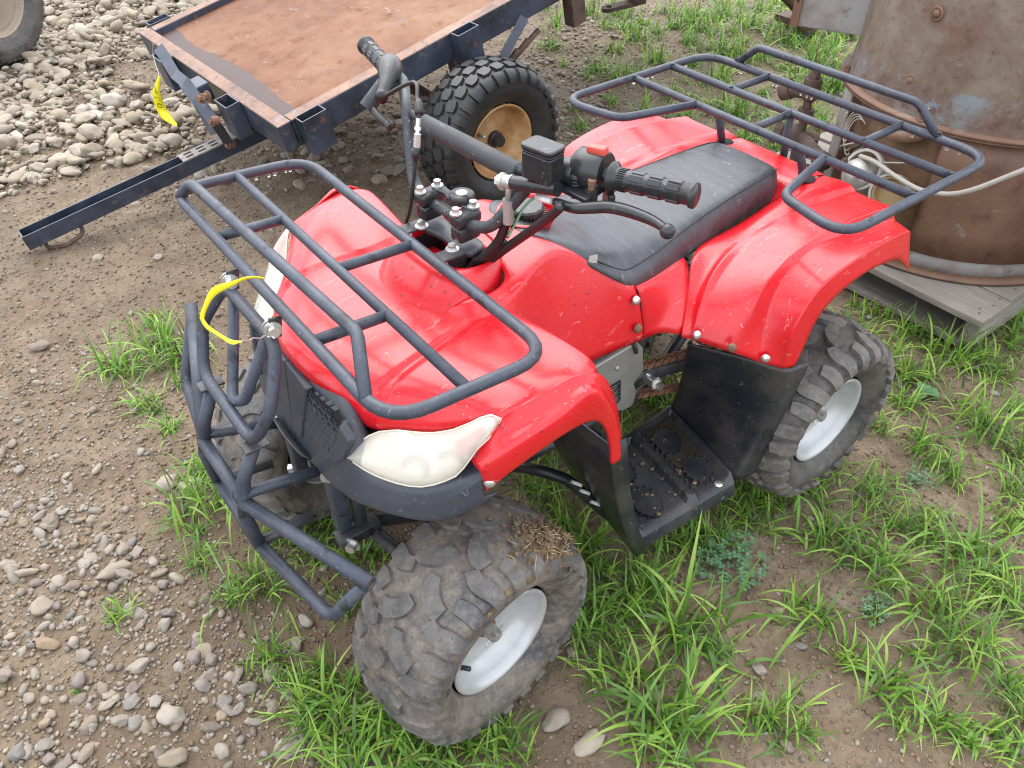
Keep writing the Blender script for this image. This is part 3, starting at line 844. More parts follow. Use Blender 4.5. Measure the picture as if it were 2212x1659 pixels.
for sg in (1, -1):
    MB().hexbolt((.690, sg * .042, .714), (0, 0, 1), .0068, .007).build('bolt', 'zinc', RK)
    # mounting tab with bolt down to the bull bar
    mb = MB(); mb.box((.982, sg * .069, .722), (.018, .004, .030), Matrix.Rotation(radians(-12), 3, 'Y')).build('rack_tab', 'frame', RK, bevel=.001)
    MB().hexbolt((.986, sg * .069 + .002 , .722), (.25, 1, .1), .0075, .009).build('bolt', 'zinc', RK)
    MB().hexbolt((.986, sg * .069 - .002 , .722), (-.25, -1, -.1), .0075, .009).build('nut', 'zinc', RK)

# rear rack
RR = thing('rear_rack', '', '', (-.16, 0, .69)); del RR['label']; del RR['category']; RR.parent = ATV; RR.location = (-.16 - .41, 0, .69)
zr = .685; y2 = .345; rr_ = .0084
tubeobj('rack_tube', [(-.047, .157, zr), (.126, .202, zr), (.158, y2, zr), (-.287, y2, zr), (-.287, -y2, zr), (.158, -y2, zr), (.126, -.202, zr), (-.047, -.157, zr)], rr_, 'steel', RR, [.04, .045, .05, .065, .065, .05, .045, .04])
tubeobj('rack_tube', [(-.047, y2 - .004, zr), (-.047, -y2 + .004, zr)], rr_ * .95, 'steel', RR)
tubeobj('rack_tube', [(-.165, y2 - .004, zr), (-.165, -y2 + .004, zr)], rr_ * .95, 'steel', RR)
for y in (.160, -.166):
    tubeobj('rack_tube', [(-.164, y, zr), (-.287, y, zr)], rr_ * .92, 'steel', RR)
tubeobj('rack_tube', [(-.047, -.009, zr), (-.165, -.009, zr)], rr_ * .92, 'steel', RR)
tubeobj('rack_tube', [(-.287, .236, zr + .002), (-.285, .180, zr + .052), (-.285, -.205, zr + .052), (-.292, -.262, zr + .002)], rr_ * .95, 'steel', RR, .03)
for (a_, b_) in (((-.057, .099, zr - .004), (-.090, .101, .600)), ((-.057, -.103, zr - .004), (-.090, -.107, .600)), ((-.165, -.010, zr - .004), (-.182, -.014, .560))):
    MB().tube([a_, b_], .0082, 10).build('post', 'steel', RR)
# small weld collars where tubes meet
def weld(par, pts, r):
    mb = MB()
    for p in pts:
        p = Vector(p)
        for k in range(9):
            a = k * 2 * pi / 9; mb.sphere(p + Vector((r * 1.02 * cos(a) * .6, r * .5 * sin(a), r * .9 * sin(a * 1.0 + 1))), r * .30, 4)
    mb.build('weld_bead', 'frame', par)['kind'] = 'stuff'
weld(RR, [(-.047, .160, zr), (-.047, -.160, zr), (-.165, .160, zr), (-.165, -.166, zr), (-.287, .160, zr), (-.287, -.166, zr), (-.047, y2 - .008, zr), (-.047, -y2 + .008, zr), (-.165, y2 - .008, zr), (-.165, -y2 + .008, zr), (-.287, .236, zr + .006), (-.291, -.262, zr + .006)], rr_)

# ---- bull bar
BB = thing('bull_bar', '', '', (1.0, 0, .5)); del BB['label']; del BB['category']; BB.parent = ATV; BB.location = (1.0 - .41, 0, .5)
br = .0098
tubeobj('guard_tube', [(.990, .086, .708), (.990, -.086, .708), (1.028, -.118, .640), (1.055, -.092, .572), (1.055, .092, .572), (1.028, .118, .640)], br * .88, 'steel', BB, .045, True)
tubeobj('guard_tube', [(.992, .054, .700), (1.034, .022, .590), (1.046, .0, .578), (1.034, -.022, .590), (.992, -.054, .700)], br * .82, 'steel', BB, .02)
for sg in (1, -1):
    tubeobj('guard_tube', [(1.052, sg * .076, .556), (1.080, sg * .074, .500), (1.094, sg * .076, .440), (1.088, sg * .082, .366)], br * 1.02, 'steel', BB, .03)
    MB().box((1.052, sg * .080, .560), (.036, .024, .004)).build('guard_plate', 'frame', BB, bevel=.001)
    # side wings: an upper open-ended tube and a lower tube bent up to meet it
    we = (1.011, .302, .452) if sg > 0 else (1.001, -.300, .555); wb = (1.062, .262, .372) if sg > 0 else (1.052, -.285, .425)
    w0 = Vector((1.090, sg * .074, .462)); we = Vector(we); wd = (we - w0).normalized()
    MB().tube([w0, we], br * 1.06, 14, caps=False).build('guard_tube', 'steel', BB, solid=.002)
    MB().cyl(we - wd * .010, we - wd * .004, br * .98, 14).build('tube_end', 'rustbolt', BB)
    tubeobj('guard_tube', [(1.088, sg * .082, .370), wb, we - wd * .012 + Vector((.004, 0, -.012))], br, 'steel', BB, .03)
    tubeobj('guard_tube', [(1.086, sg * .076, .478), (.965, sg * .066, .440)], br * .9, 'steel', BB)
    tubeobj('guard_tube', [(1.086, sg * .080, .372), (1.0, sg * .072, .362)], br * .9, 'frame', BB)
    MB().hexbolt((.962, sg * .080, .438), (.2, sg * 1, .1), .008, .008).build('bolt', 'zinc', BB)
tubeobj('guard_tube', [(1.090, .074, .468), (1.090, -.074, .468)], br, 'steel', BB)
tubeobj('guard_tube', [(1.088, .080, .368), (1.088, -.080, .368)], br, 'steel', BB)

# ---- skid plate and the nose of the frame
rows = []
for k in range(7):
    t = k / 6; x = .985 - .03 * sin(t * pi) - .06 * t; z = .470 - .20 * t
    hw = .052 * (1 - .35 * t)
    rows.append([(x, -hw, z), (x + .006, 0, z), (x, hw, z)])
V, F = grid(rows); mesh('skid_plate', V, F, 'frame', ATV, solid=.003, subsurf=1)
def mk_scratch():
    m = MT('scraped_plate'); P = m.objpos()
    n = m.noise(45, 5, .75, dist=1.5, vec=P); c = m.ramp(n, [(.46, (.02, .02, .022)), (.52, (.62, .62, .62))], 'CONSTANT')
    return m.set(col=c, rough=.6)
M['scraped'] = mk_scratch()
rows = [[(p[0] + .0035, p[1] * .72, p[2]) for p in r] for r in rows]
V, F = grid(rows[1:6]); mesh('scraped_patch', V, F, 'scraped', ATV, subsurf=1)
for y in (.075, -.075):
    MB().box((.955, y, .385), (.022, .026, .16)).build('frame_upright', 'steel', ATV, bevel=.003)
    MB().box((.925, y * 1.02, .385), (.020, .022, .17)).build('frame_upright', 'frame', ATV, bevel=.003)
    MB().box((.935, y * 1.15, .290), (.075, .03, .022)).build('arm_bracket', 'frame', ATV, bevel=.003)
    MB().hexbolt((.955, y * 1.4, .290), (.1, y, 0), .009, .01).build('bolt', 'zinc', ATV)
mb = MB()
for y in (.07, -.07):
    mb.tube(fillet([(.95, y, .30), (.80, y, .22), (.25, y, .22), (.10, y * .7, .34)], .06), .013, 10)
    mb.tube(fillet([(.93, y, .46), (.75, y, .50), (.45, y, .50), (.05, y, .47)], .06), .013, 10)
    mb.tube([(.72, y, .22), (.68, y, .50)], .012, 10); mb.tube([(.30, y, .22), (.28, y, .49)], .012, 10)
mb.build('frame_tube', 'frame', ATV)
for sg in (1, -1):
    # lower A-arm, upper link, shock with an amber spring
    mb = MB(); mb.tube([(.915, sg * .085, .285), (.85, sg * .235, .185)], .0115, 10); mb.tube([(.76, sg * .085, .285), (.84, sg * .235, .185)], .0115, 10)
    mb.build('suspension_arm', 'frame', ATV)
    tubeobj('suspension_arm', [(.90, sg * .09, .40), (.845, sg * .17, .335), (.835, sg * .215, .30)], .012, 'steel', ATV, .05)
    mb = MB(); mb.cyl((.80, sg * .19, .27), (.80, sg * .12, .50), .011); mb.build('shock_absorber', 'frame', ATV)
    pts = []
    for k in range(120):
        t = k / 119; c = Vector((.80, sg * .185, .30)).lerp(Vector((.80, sg * .125, .48)), t); a = t * 2 * pi * 8
        pts.append((c.x + .024 * cos(a), c.y + .024 * sin(a), c.z))
    MB().tube(pts, .0045, 6).build('shock_spring', 'amber', ATV)
    # black steering rod with white plastic bands
    tubeobj('tie_rod', [(0.644,0.100,0.271),(0.625,0.170,0.306),(0.580,0.200,0.277),(0.544,0.220,0.220),(0.491,0.240,0.139)] if sg > 0 else [mirror(p) for p in [(0.644,0.100,0.271),(0.625,0.170,0.306),(0.580,0.200,0.277),(0.544,0.220,0.220),(0.491,0.240,0.139)]], .0105, 'guard', ATV, .05)
for (u) in [(0.570,0.213,0.271),(0.556,0.221,0.246),(0.538,0.232,0.213)]:
    MB().cyl(add3(u, (-.0022, -.001, .002)), add3(u, (.0022, .001, -.002)), .0122, 14).build('rod_band', 'ziptie', ATV)

# ---- steering stem and clamps
STA = .07; PX = .655
_Rs = Matrix.Rotation(STA, 3, 'Z')
def H(x, y, z):
    v = _Rs @ Vector((x, y, 0)); return Vector((PX + v.x, v.y, z))
HB = ATV
MB().cyl((.655, 0, .56), (.655, 0, .715), .016).build('steering_stem', 'frame', HB)
mb = MB()
for a in range(1): pass
prof = []
rows = []
for (yy, hw) in ((-.066, .010), (-.060, .019), (-.040, .022), (-.020, .016), (0, .014), (.020, .016), (.040, .022), (.060, .019), (.066, .010)):
    rows.append([tuple(H(.012 + s * hw, yy, .716)) for s in (-1, -.5, 0, .5, 1)])
V, F = grid(rows); mesh('clamp_plate', V, F, 'bar', HB, solid=.010, off=-1, subsurf=1)
br2 = .0090
barL = [H(.014, 0, .752), H(.014, .052, .752), H(.008, .092, .760), H(-.030, .150, .852), H(-.066, .205, .868), H(-.095, .352, .880)]
barR = [H(.014, 0, .752), H(.014, -.052, .752), H(.008, -.092, .760), H(-.030, -.150, .852), H(-.066, -.205, .868), H(-.095, -.352, .880)]
MB().tube(fillet(barL[::-1] + barR[1:], [.03] * 2 + [.05] * 8 + [.03]*3, 6), br2, 14).build('handlebar', 'bar', HB)
for sg in (1, -1):
    c = H(.014, sg * .043, .752)
    mb = MB(); mb.box(c + Vector((0, 0, .009)), (.044, .027, .019), _Rs); mb.build('bar_clamp', 'pplastic', HB, bevel=.005)
    mb = MB(); mb.box(c + Vector((0, 0, -.014)), (.040, .025, .024), _Rs); mb.build('bar_clamp', 'pplastic', HB, bevel=.005)
    for dx in (.016, -.016):
        MB().hexbolt(H(.014 + dx, sg * .043, .7715), (0, 0, 1), .0058, .0075).build('bolt', 'zinc', HB)
    MB().hexbolt(H(.020, sg * .045, .707), (0, 0, -1), .005, .005).build('nut', 'zinc', HB)
V, F = grid([[tuple(H(-.002 + s * w_, yy, .7715)) for s in (-1, 0, 1)] for (yy, w_) in ((-.050, .006), (-.043, .009), (-.02, .006), (0, .012), (.02, .012), (.043, .009), (.050, .006))])
mesh('lamp_bracket', V, F, 'bar', HB, solid=.003)
MB().lathe([(.0001, .008), (.017, .008), (.019, .006), (.0195, 0), (.018, -.006)], H(-.004, .014, .774), (0, 0, 1), 28).build('indicator_disc', 'pplastic', HB)
MB().lathe([(.0001, .0006), (.009, .0006), (.009, 0)], H(-.004, .014, .7822), (0, 0, 1), 20).build('disc_emblem', 'zinc', HB)
# crossbar with a foam pad
pa, pb = H(-.031, .112, .840), H(-.031, -.112, .840)
MB().cyl(H(-.030, .150, .846), H(-.030, -.150, .846), .0062, 10).build('cross_tube', 'bar', HB)
pd = [pa.lerp(pb, t) for t in (0, .02, .5, .98, 1)]
MB().tube(pd, [.0118, .0142, .0145, .0142, .0118], 20).build('crossbar_pad', 'foam', HB)
# ---- grips
def grip(sg, a, b):
    a = Vector(a); b = Vector(b); d = (b - a).normalized(); L = (b - a).length; u, w_, _ = frame(d)
    mb = MB(); mb.lathe([(.0095, 0), (.0205, .001), (.0210, .004), (.0145, .008), (.0136, .014), (.0130, L - .006), (.0158, L - .004), (.0158, L), (.0001, L + .001)], a, d, 28)
    g = mb.build('grip', 'pplastic', HB)
    mb = MB()
    for k in range(8):
        an = 2 * pi * k / 8
        for j in range(3):
            x0 = .030 + j * (L - .042) / 3; x1 = x0 + (L - .042) / 3 - .005
            V = []
            for (x, da, h) in ((x0, -.33, .0126), (x0, .33, .0126), (x1, .33, .0126), (x1, -.33, .0126), (x0 + .002, -.25, .0146), (x0 + .002, .25, .0146), (x1 - .002, .25, .0146), (x1 - .002, -.25, .0146)):
                V.append(a + d * x + (u * cos(an + da) + w_ * sin(an + da)) * h)
            mb.add(V, [(4, 5, 6, 7), (0, 1, 5, 4), (1, 2, 6, 5), (2, 3, 7, 6), (3, 0, 4, 7)])
    for k in range(26):
        an = 2 * pi * k / 26; e = (u * cos(an) + w_ * sin(an)) * .0144
        mb.box(a + d * .018 + e, (.0012, .0012, .010), (u.cross(d) if 0 else frame(d)[2].to_track_quat('Z', 'Y').to_matrix()))
    mb.build('grip_rib', 'pplastic', g, smooth=False)
    return g
gL0, gL1 = H(-.070, .243, .8705), H(-.096, .356, .8800)
gR0, gR1 = H(-.072, -.250, .8705), H(-.096, -.356, .8800)
grip(1, gL0, gL1); grip(-1, gR0, gR1)
# ---- switch drum and front brake master cylinder on the left bar
axL = (gL1 - gL0).normalized()
s0 = gL0 - axL * .012
MB().lathe([(.0001, -.044), (.023, -.044), (.0265, -.040), (.0275, -.022), (.0265, -.003), (.024, 0), (.0001, 0)], s0 + Vector((-.006, 0, .002)), axL, 32).build('switch_housing', 'pplastic', HB, auto=40)
MB().cyl(s0 - axL * .044, s0 - axL * .066, .0125, 18).build('switch_collar', 'pplastic', HB)
_Rl = axL.to_track_quat('X', 'Z').to_matrix()
MB().box(s0 - axL * .014 + Vector((-.004, 0, .031)), (.026, .013, .010), _Rl).build('kill_switch', 'redswitch', HB, bevel=.0015)
# reservoir
rc = (0.625,0.169,0.884)
def prism(c, prof, z0, z1, mat, nm, par, R=None, bev=.002):
    R = R or Matrix.Identity(3); c = Vector(c); n = len(prof); V = [c + R @ Vector((x, y, z)) for z in (z0, z1) for (x, y) in prof]
    F = [tuple(range(n))[::-1], tuple(range(n, 2 * n))] + [(i, (i + 1) % n, n + (i + 1) % n, n + i) for i in range(n)]
    return mesh(nm, V, F, mat, par, smooth=False, bevel=bev)
def rrect(a, b, r, n=5):
    out = []
    for (sx, sy, a0) in ((1, 1, 0), (-1, 1, 90), (-1, -1, 180), (1, -1, 270)):
        for k in range(n + 1):
            t = radians(a0 + 90 * k / n); out.append((sx * (a - r) + r * cos(t), sy * (b - r) + r * sin(t)))
    return out
_Rr = Matrix.Rotation(STA + .12, 3, 'Z')
RV = prism(rc, rrect(.0165, .0250, .007), -.024, .012, 'pplastic', 'brake_reservoir', HB, _Rr)
prism(rc, rrect(.0172, .0257, .008), .0128, .0152, 'pplastic', 'reservoir_gasket', RV, _Rr, .001)
prism(rc, rrect(.0178, .0263, .008), .0158, .0225, 'pplastic', 'reservoir_lid', RV, _Rr, .0025)
# cylinder body
ca, cb = Vector((0.640,0.125,0.840)), Vector((0.625,0.201,0.857))
mb = MB(); mb.cyl(ca, cb, .0098, 18); MC = mb.build('master_cylinder', 'pplastic', HB, auto=40)
dx = (ca - cb).normalized()
MB().cyl(ca, ca + dx * .016, .0095, 18).build('banjo_fitting', 'alu', MC, auto=40)
MB().cyl(ca - dx * .001, ca + dx * .002, .0108, 18).cyl(ca + dx * .014, ca + dx * .0165, .0108, 18).build('copper_washer', 'zinc', MC, auto=40)
MB().hexbolt(ca + dx * .0165, dx, .0078, .009).build('banjo_bolt', 'zinc', MC, smooth=False)
hz = ca + dx * .008
MB().cyl(hz, hz + Vector((0, 0, -.028)), .0045, 12).build('banjo_neck', 'alu', MC)
MB().cyl(hz + Vector((0, 0, -.026)), hz + Vector((.001, 0, -.062)), .0088, 16, r2=.0078).build('hose_crimp', 'alu', MC, auto=40)
# clamp round the bar
MB().lathe([(.0001, -.009), (.0185, -.009), (.0195, -.006), (.0195, .006), (.0185, .009), (.0001, .009)], H(-.052, .190, .864), axL, 20).build('cylinder_clamp', 'pplastic', HB, auto=40)
# lever bracket, pivot, spring and lever
b0, b1, b2_, b3 = [Vector(p) for p in [(0.616,0.176,0.851),(0.586,0.180,0.851),(0.573,0.229,0.851),(0.610,0.238,0.851)]]
V = []
mb = MB()
for dz in (0, -.007):
    V = [p + Vector((0, 0, dz)) for p in (b0, b1, b2_, b3)]
mb.add([p + Vector((0, 0, .002)) for p in (b0, b1, b2_, b3)] + [p - Vector((0, 0, .005)) for p in (b0, b1, b2_, b3)], [(0, 1, 2, 3), (7, 6, 5, 4)] + [(i, (i + 1) % 4, 4 + (i + 1) % 4, 4 + i) for i in range(4)])
LB = mb.build('lever_bracket', 'pplastic', HB, smooth=False, bevel=.0015)
pv = Vector((0.593,0.200,0.851))
MB().lathe([(.0001, .0085), (.0095, .0085), (.0102, .0065), (.0102, .003), (.0001, .003)], pv + Vector((0, 0, .010)), (0, 0, 1), 20).build('pivot_screw', 'bar', LB, auto=40)
MB().box(pv + Vector((0, 0, .0188)), (.0012, .018, .0008)).build('screw_slot', 'dark', LB)
sp = []
for k in range(90):
    t = k / 89; a = t * 2 * pi * 6; sp.append((pv.x + .0072 * cos(a), pv.y + .0072 * sin(a), pv.z - .014 + t * .026))
MB().tube(sp, .0016, 6).build('lever_spring', 'bar', LB)
p2 = Vector((0.594,0.230,0.853))
MB().cyl(p2 + Vector((0, 0, -.020)), p2 + Vector((0, 0, .006)), .0085, 16).build('lever_knuckle', 'pplastic', LB, auto=40)
MB().cyl(p2 + Vector((0, 0, .006)), p2 + Vector((0, 0, .013)), .0045, 12).cyl(p2 + Vector((0, 0, .013)), p2 + Vector((0, 0, .019)), .0055, 14).build('lever_pin', 'rustpin', LB, auto=40)
mb = MB(); q0 = Vector((0.573,0.221,0.853)); mb.box(q0 + Vector((-.004, .016, -.012)), (.010, .030, .022), Matrix.Rotation(-.5, 3, 'Z')); mb.build('lever_block', 'pplastic', LB, smooth=False, bevel=.002)
lv = [Vector(p) for p in [(0.626,0.198,0.838),(0.622,0.228,0.841),(0.608,0.245,0.844),(0.594,0.260,0.847),(0.587,0.281,0.850),(0.583,0.310,0.853),(0.583,0.334,0.855),(0.587,0.357,0.856)]]
cv = catmull(lv, 4); n_ = len(cv)
V, F = [], []
rr = [(.0062 + .002 * sin(pi * i / (n_ - 1)) - .0028 * max(0, i / (n_ - 1) - .6)) for i in range(n_)]
V, F = sweep(cv, rr, 12)
# flatten the blade a little
LV = mesh('brake_lever', V, F, 'pplastic', HB)
MB().sphere(cv[-1] + Vector((0, .001, -.001)), .0095, 10).build('lever_ball', 'pplastic', LV)
# hoses and cables
def hose(nm, P, r, mat, par=HB, n=10): return MB().tube(catmull(P, 6), r, n).build(nm, mat, par)
hose('brake_hose', [hz + Vector((.001, 0, -.060))] + [(0.640,0.110,0.773),(0.645,0.098,0.740),(0.655,0.081,0.713),(0.664,0.064,0.694)] + [(.662, .040, .655), (.655, .03, .61)], .0072, 'rubber')
hose('brake_hose', [(0.638,0.102,0.739),(0.648,0.088,0.716),(0.655,0.068,0.692)] + [(.65, .045, .655), (.645, .04, .61)], .0060, 'rubber')
hose('wiring_sleeve', [(0.640,0.226,0.849),(0.640,0.202,0.822),(0.636,0.143,0.765),(0.640,0.099,0.721),(0.644,0.072,0.690)] + [(.64, .058, .655), (.635, .05, .61)], .0068, 'rubber')
hose('green_wire', [(0.625,0.178,0.835),(0.625,0.159,0.828),(0.628,0.137,0.807),(0.635,0.126,0.779),(0.645,0.120,0.756)], .0017, 'greenwire', n=6)
hose('black_wire', [(0.624,0.177,0.833),(0.624,0.154,0.825),(0.626,0.132,0.802),(0.634,0.119,0.772),(0.644,0.116,0.752)], .0019, 'rubber', n=6)
MB().cyl((0.626,0.160,0.829), (0.626,0.191,0.836), .0048, 10).build('clear_sleeve', 'clear', HB)
# ---- throttle housing on the right bar
th = [Vector(p) for p in (H(-.078, -.262, .876), H(-.070, -.246, .880), H(-.052, -.222, .880), H(-.030, -.200, .874), H(-.012, -.186, .866))]
V, F = sweep(catmull(th, 4), [.0165 + .0035 * sin(pi * min(1, k / 11)) - .0085 * max(0, (k - 7) / 9) for k in range(17)], 18)
TH = mesh('throttle_housing', V, F, 'pplastic', HB, subsurf=1)
ln = [p + Vector((.012, .010, .0115)) for p in catmull(th, 4)]
MB().tube([th_ + (Vector((.55, .65, .35)).normalized()) * (.0168 + .0035 * sin(pi * min(1, k / 11)) - .0085 * max(0, (k - 7) / 9)) for k, th_ in enumerate(catmull(th, 4))][2:16], .0013, 6).build('trim_line', 'redline', TH)
MB().cyl(H(-.040, -.222, .866), H(-.018, -.226, .845), .0125, 18).build('throttle_barrel', 'bar', TH, auto=40)
MB().cyl(H(-.018, -.226, .845), H(-.006, -.228, .834), .0130, 18).build('barrel_cap', 'foam', TH, auto=40)
MB().tube(catmull([H(-.012, -.220, .836), H(-.010, -.200, .828), H(-.012, -.180, .822), H(-.012, -.172, .819)], 5), [.0065] * 11 + [.0075] * 5, 10).build('throttle_lever', 'pplastic', TH)
ce = th[-1]
MB().cyl(ce + Vector((-.004, -.004, .002)), ce + Vector((.006, .006, -.003)), .0098, 16).build('cable_gland', 'rubber', TH)
cpts = [ce + Vector((.004, .004, -.002))] + [Vector(p) for p in [(0.640,-0.116,0.903),(0.655,-0.083,0.891),(0.665,-0.064,0.883),(0.672,-0.059,0.859),(0.680,-0.056,0.827),(0.690,-0.054,0.786),(0.698,-0.058,0.741),(0.700,-0.074,0.694)]] + [Vector((.68, -.06, .62))]
hose('throttle_cable', cpts, .0030, 'rubber')
a_, b_ = [(0.657,-0.077,0.894),(0.667,-0.060,0.880)]
MB().tube([a_, lerp(a_, b_, .25), lerp(a_, b_, .8), b_], [.0036, .0060, .0064, .0064], 12).build('cable_boot', 'rubber', HB)
a_, b_ = [(0.669,-0.060,0.875),(0.675,-0.056,0.854)]; MB().cyl(a_, b_, .0036, 10).cyl(lerp(a_, b_, .55), lerp(a_, b_, .75), .0052, 6).build('cable_adjuster', 'zinc', HB, smooth=False)
a_, b_ = [(0.676,-0.054,0.855),(0.680,-0.053,0.836)]; MB().cyl(a_, b_, .0054, 6).build('adjuster_sleeve', 'zinc', HB, smooth=False)
a_, b_ = [(0.680,-0.053,0.837),(0.684,-0.054,0.816)]; MB().tube([a_, lerp(a_, b_, .7), b_], [.0060, .0060, .0034], 12).build('cable_boot', 'rubber', HB)

# ================================================================ wheels of the quad
def prof_eval(prof, n):
    """resample an open profile (y offset, radius) smoothly"""
    P = catmull([Vector((a, b, 0)) for a, b in prof], 8); return resample(P, n)
def tyre_mesh(R, half, bead, beadw, seg=72):
    prof = [(-beadw, bead), (-beadw - .006, bead + .004), (-half * .98, bead + (R - bead) * .35), (-half, bead + (R - bead) * .55), (-half * .96, bead + (R - bead) * .78), (-half * .82, R - .012), (-half * .5, R - .0035), (0, R),
            (half * .5, R - .0035), (half * .82, R - .012), (half * .96, bead + (R - bead) * .78), (half, bead + (R - bead) * .55), (half * .98, bead + (R - bead) * .35), (beadw + .006, bead + .004), (beadw, bead)]
    pr = prof_eval(prof, 46)
    L = [0]
    for a, b in zip(pr, pr[1:]): L.append(L[-1] + (b - a).length)
    mid = L[-1] / 2
    def at(theta, s):
        """surface point for angle and arc distance from the crown"""
        t = s + mid; i = 0
        t = min(max(t, 0), L[-1] - 1e-6)
        while L[i + 1] < t: i += 1
        u = (t - L[i]) / (L[i + 1] - L[i]); p = pr[i].lerp(pr[i + 1], u); tn = (pr[i + 1] - pr[i]).normalized()
        nr = Vector((-tn.y, tn.x, 0))
        def W(q, hh): 
            rr = q.y + nr.y * hh; return Vector((rr * sin(theta), q.x + nr.x * hh, rr * cos(theta)))
        return lambda h: W(p, h)
    return pr, at
def lug(mb, at, path, h, R, ns=6):
    """a raised tread bar: path of (circumferential metres, across metres, half width)"""
    P = catmull([Vector(p) for p in path], ns) if len(path) > 2 else [Vector(path[0]).lerp(Vector(path[1]), k / 3) for k in range(4)]
    V = []
    for i, p in enumerate(P):
        d = (P[min(i + 1, len(P) - 1)] - P[max(i - 1, 0)]); d = Vector((d.x, d.y, 0)).normalized(); nn = Vector((-d.y, d.x, 0))
        for (k, hh) in ((-1.25, -.003), (-1, h), (1, h), (1.25, -.003)):
            q = p + nn * p.z * k; V.append(at(q.x / R, q.y)(hh))
    F = []
    for i in range(len(P) - 1):
        for k in range(3): F.append((i * 4 + k, i * 4 + k + 1, (i + 1) * 4 + k + 1, (i + 1) * 4 + k))
    F += [(0, 1, 2, 3), tuple((len(P) - 1) * 4 + k for k in (3, 2, 1, 0))]
    mb.add(V, F)
def build_tyre(R, half, bead, beadw, kind, rnd):
    pr, at = tyre_mesh(R, half, bead, beadw)
    seg = 84; V = []; F = []; m = len(pr)
    for j in range(seg):
        a = 2 * pi * j / seg
        for p in pr: V.append((p.y * sin(a), p.x, p.y * cos(a)))
    for j in range(seg):
        for i in range(m - 1): F.append((j * m + i, ((j + 1) % seg) * m + i, ((j + 1) % seg) * m + i + 1, j * m + i + 1))
    mb = MB(); mb.add(V, F); body = mb; mb = MB()
    C = 2 * pi * R
    if kind in ('knob', 'worn'):
        n = 13; h = .0095 if kind == 'knob' else .0065
        for k in range(n):
            for sg in (1, -1):
                a0 = C * (k + (.5 if sg < 0 else 0)) / n
                f = lambda da, s, w: (a0 + da, sg * s, w)
                j = lambda: rnd.uniform(-.0015, .0015)
                lug(mb, at, [f(-.024, .0035, .0085), f(-.006, .010, .0125), f(.009, .028, .0135), f(.013 + j(), .046, .0120)], h, R, 4)
                lug(mb, at, [f(.031, .038, .0100), f(.038, .056, .0130), f(.033, .078, .0135), f(.030, .100, .0115)], h, R, 4)
                lug(mb, at, [f(-.011, .056, .0105), f(-.016, .074, .0130), f(-.014, .104, .0120)], h * .9, R, 4)
    else:
        n = 30; h = .0095
        for k in range(n):
            for (s, off) in ((-.040, 0), (-.0, .5), (.040, 0)):
                a0 = C * (k + off) / n + rnd.uniform(-.001, .001)
                if k % 1 == 0:
                    lug(mb, at, [(a0 - .017, s - .004, .0125), (a0, s, .0165), (a0 + .017, s + .004, .0125)], h, R, 2)
            for sg in (1, -1):
                a0 = C * (k + .5) / n
                lug(mb, at, [(a0, sg * .066, .0150), (a0 + .002, sg * .082, .0145), (a0 + .002, sg * .102, .0115)], h, R, 3)
    return body, mb
def place(mb, c, steer=0., camber=0.):
    Rm = Matrix.Rotation(steer, 3, 'Z') @ Matrix.Rotation(camber, 3, 'X'); c = Vector(c)
    mb.V = [tuple(Rm @ Vector(v) + c) for v in mb.V]; return mb
def rim_mb(bead, lipy, depth):
    """outer dish of a pressed steel wheel, axis +y outward"""
    prof = [(bead - .003, lipy - .010), (bead + .0015, lipy - .004), (bead + .0005, lipy), (bead - .004, lipy - .0005), (bead - .009, lipy - .006), (bead - .012, lipy - .018), (bead - .017, lipy - .030), (bead - .024, lipy - depth * .86), (bead - .036, lipy - depth), (bead - .050, lipy - depth + .003), (.030, lipy - depth), (.028, lipy - depth + .003), (.0001, lipy - depth + .003)]
    V, F = lathe(prof, (0, 0, 0), (0, 1, 0), 56); V2, F2 = lathe([(bead + .0015, -lipy + .004), (bead, -lipy), (bead - .006, -lipy + .002), (bead - .02, -lipy + .04), (bead - .02, lipy - .04)], (0, 0, 0), (0, 1, 0), 56)
    return MB().add(V, F).add(V2, F2)
def wheel(c, steer, sg, kind, R, half, mat, seed):
    WH = bpy.data.objects.new('wheel', None); WH.empty_display_size = .1; link(WH, ATV); WH.location = Vector(c) - ATV.location
    rnd = random.Random(seed)
    flip = 0 if sg > 0 else pi
    mb, tb = build_tyre(R, half, .1035, .060, kind, rnd); place(mb, c, steer + flip).build('tyre', mat, WH)
    place(tb, c, steer + flip).build('tread', 'lug' if kind == 'worn' else 'lug2', WH, auto=30)['kind'] = 'stuff'
    place(rim_mb(.0995, .068, .046), c, steer + flip).build('rim', 'rim', WH)
    mb = MB(); y0 = .068 - .046
    mb.lathe([(.0001, y0 + .010), (.017, y0 + .010), (.019, y0 + .004), (.020, y0)], (0, 0, 0), (0, 1, 0), 20); place(mb, c, steer + flip).build('hub', 'rustpin', WH)
    mb = MB(); mb.cyl((0, y0 + .008, 0), (0, y0 + .024, 0), .0125, 6).cyl((0, y0 + .024, 0), (0, y0 + .034, 0), .0075, 12)
    for k in range(6): mb.box((.0085 * cos(k * pi / 3 + .5), y0 + .028, .0085 * sin(k * pi / 3 + .5)), (.006, .008, .006), Matrix.Rotation(-k * pi / 3 - .5, 3, 'Y'))
    place(mb, c, steer + flip).build('castle_nut', 'alu', WH, smooth=False)
    mb = MB(); mb.tube([(-.02, y0 + .024, .004), (.018, y0 + .026, -.002), (.024, y0 + .030, -.006)], .0014, 6); place(mb, c, steer + flip).build('split_pin', 'wire', WH)
    mb = MB(); mb.cyl((.062, y0 + .006, -.046), (.054, y0 + .024, -.040), .0042, 10); place(mb, c, steer + flip).build('valve_stem', 'rubber', WH)
    return WH
FS = .130
fc = (.834 - .068 * -sin(FS) * -1, .3505 - .068 * cos(FS), .196)
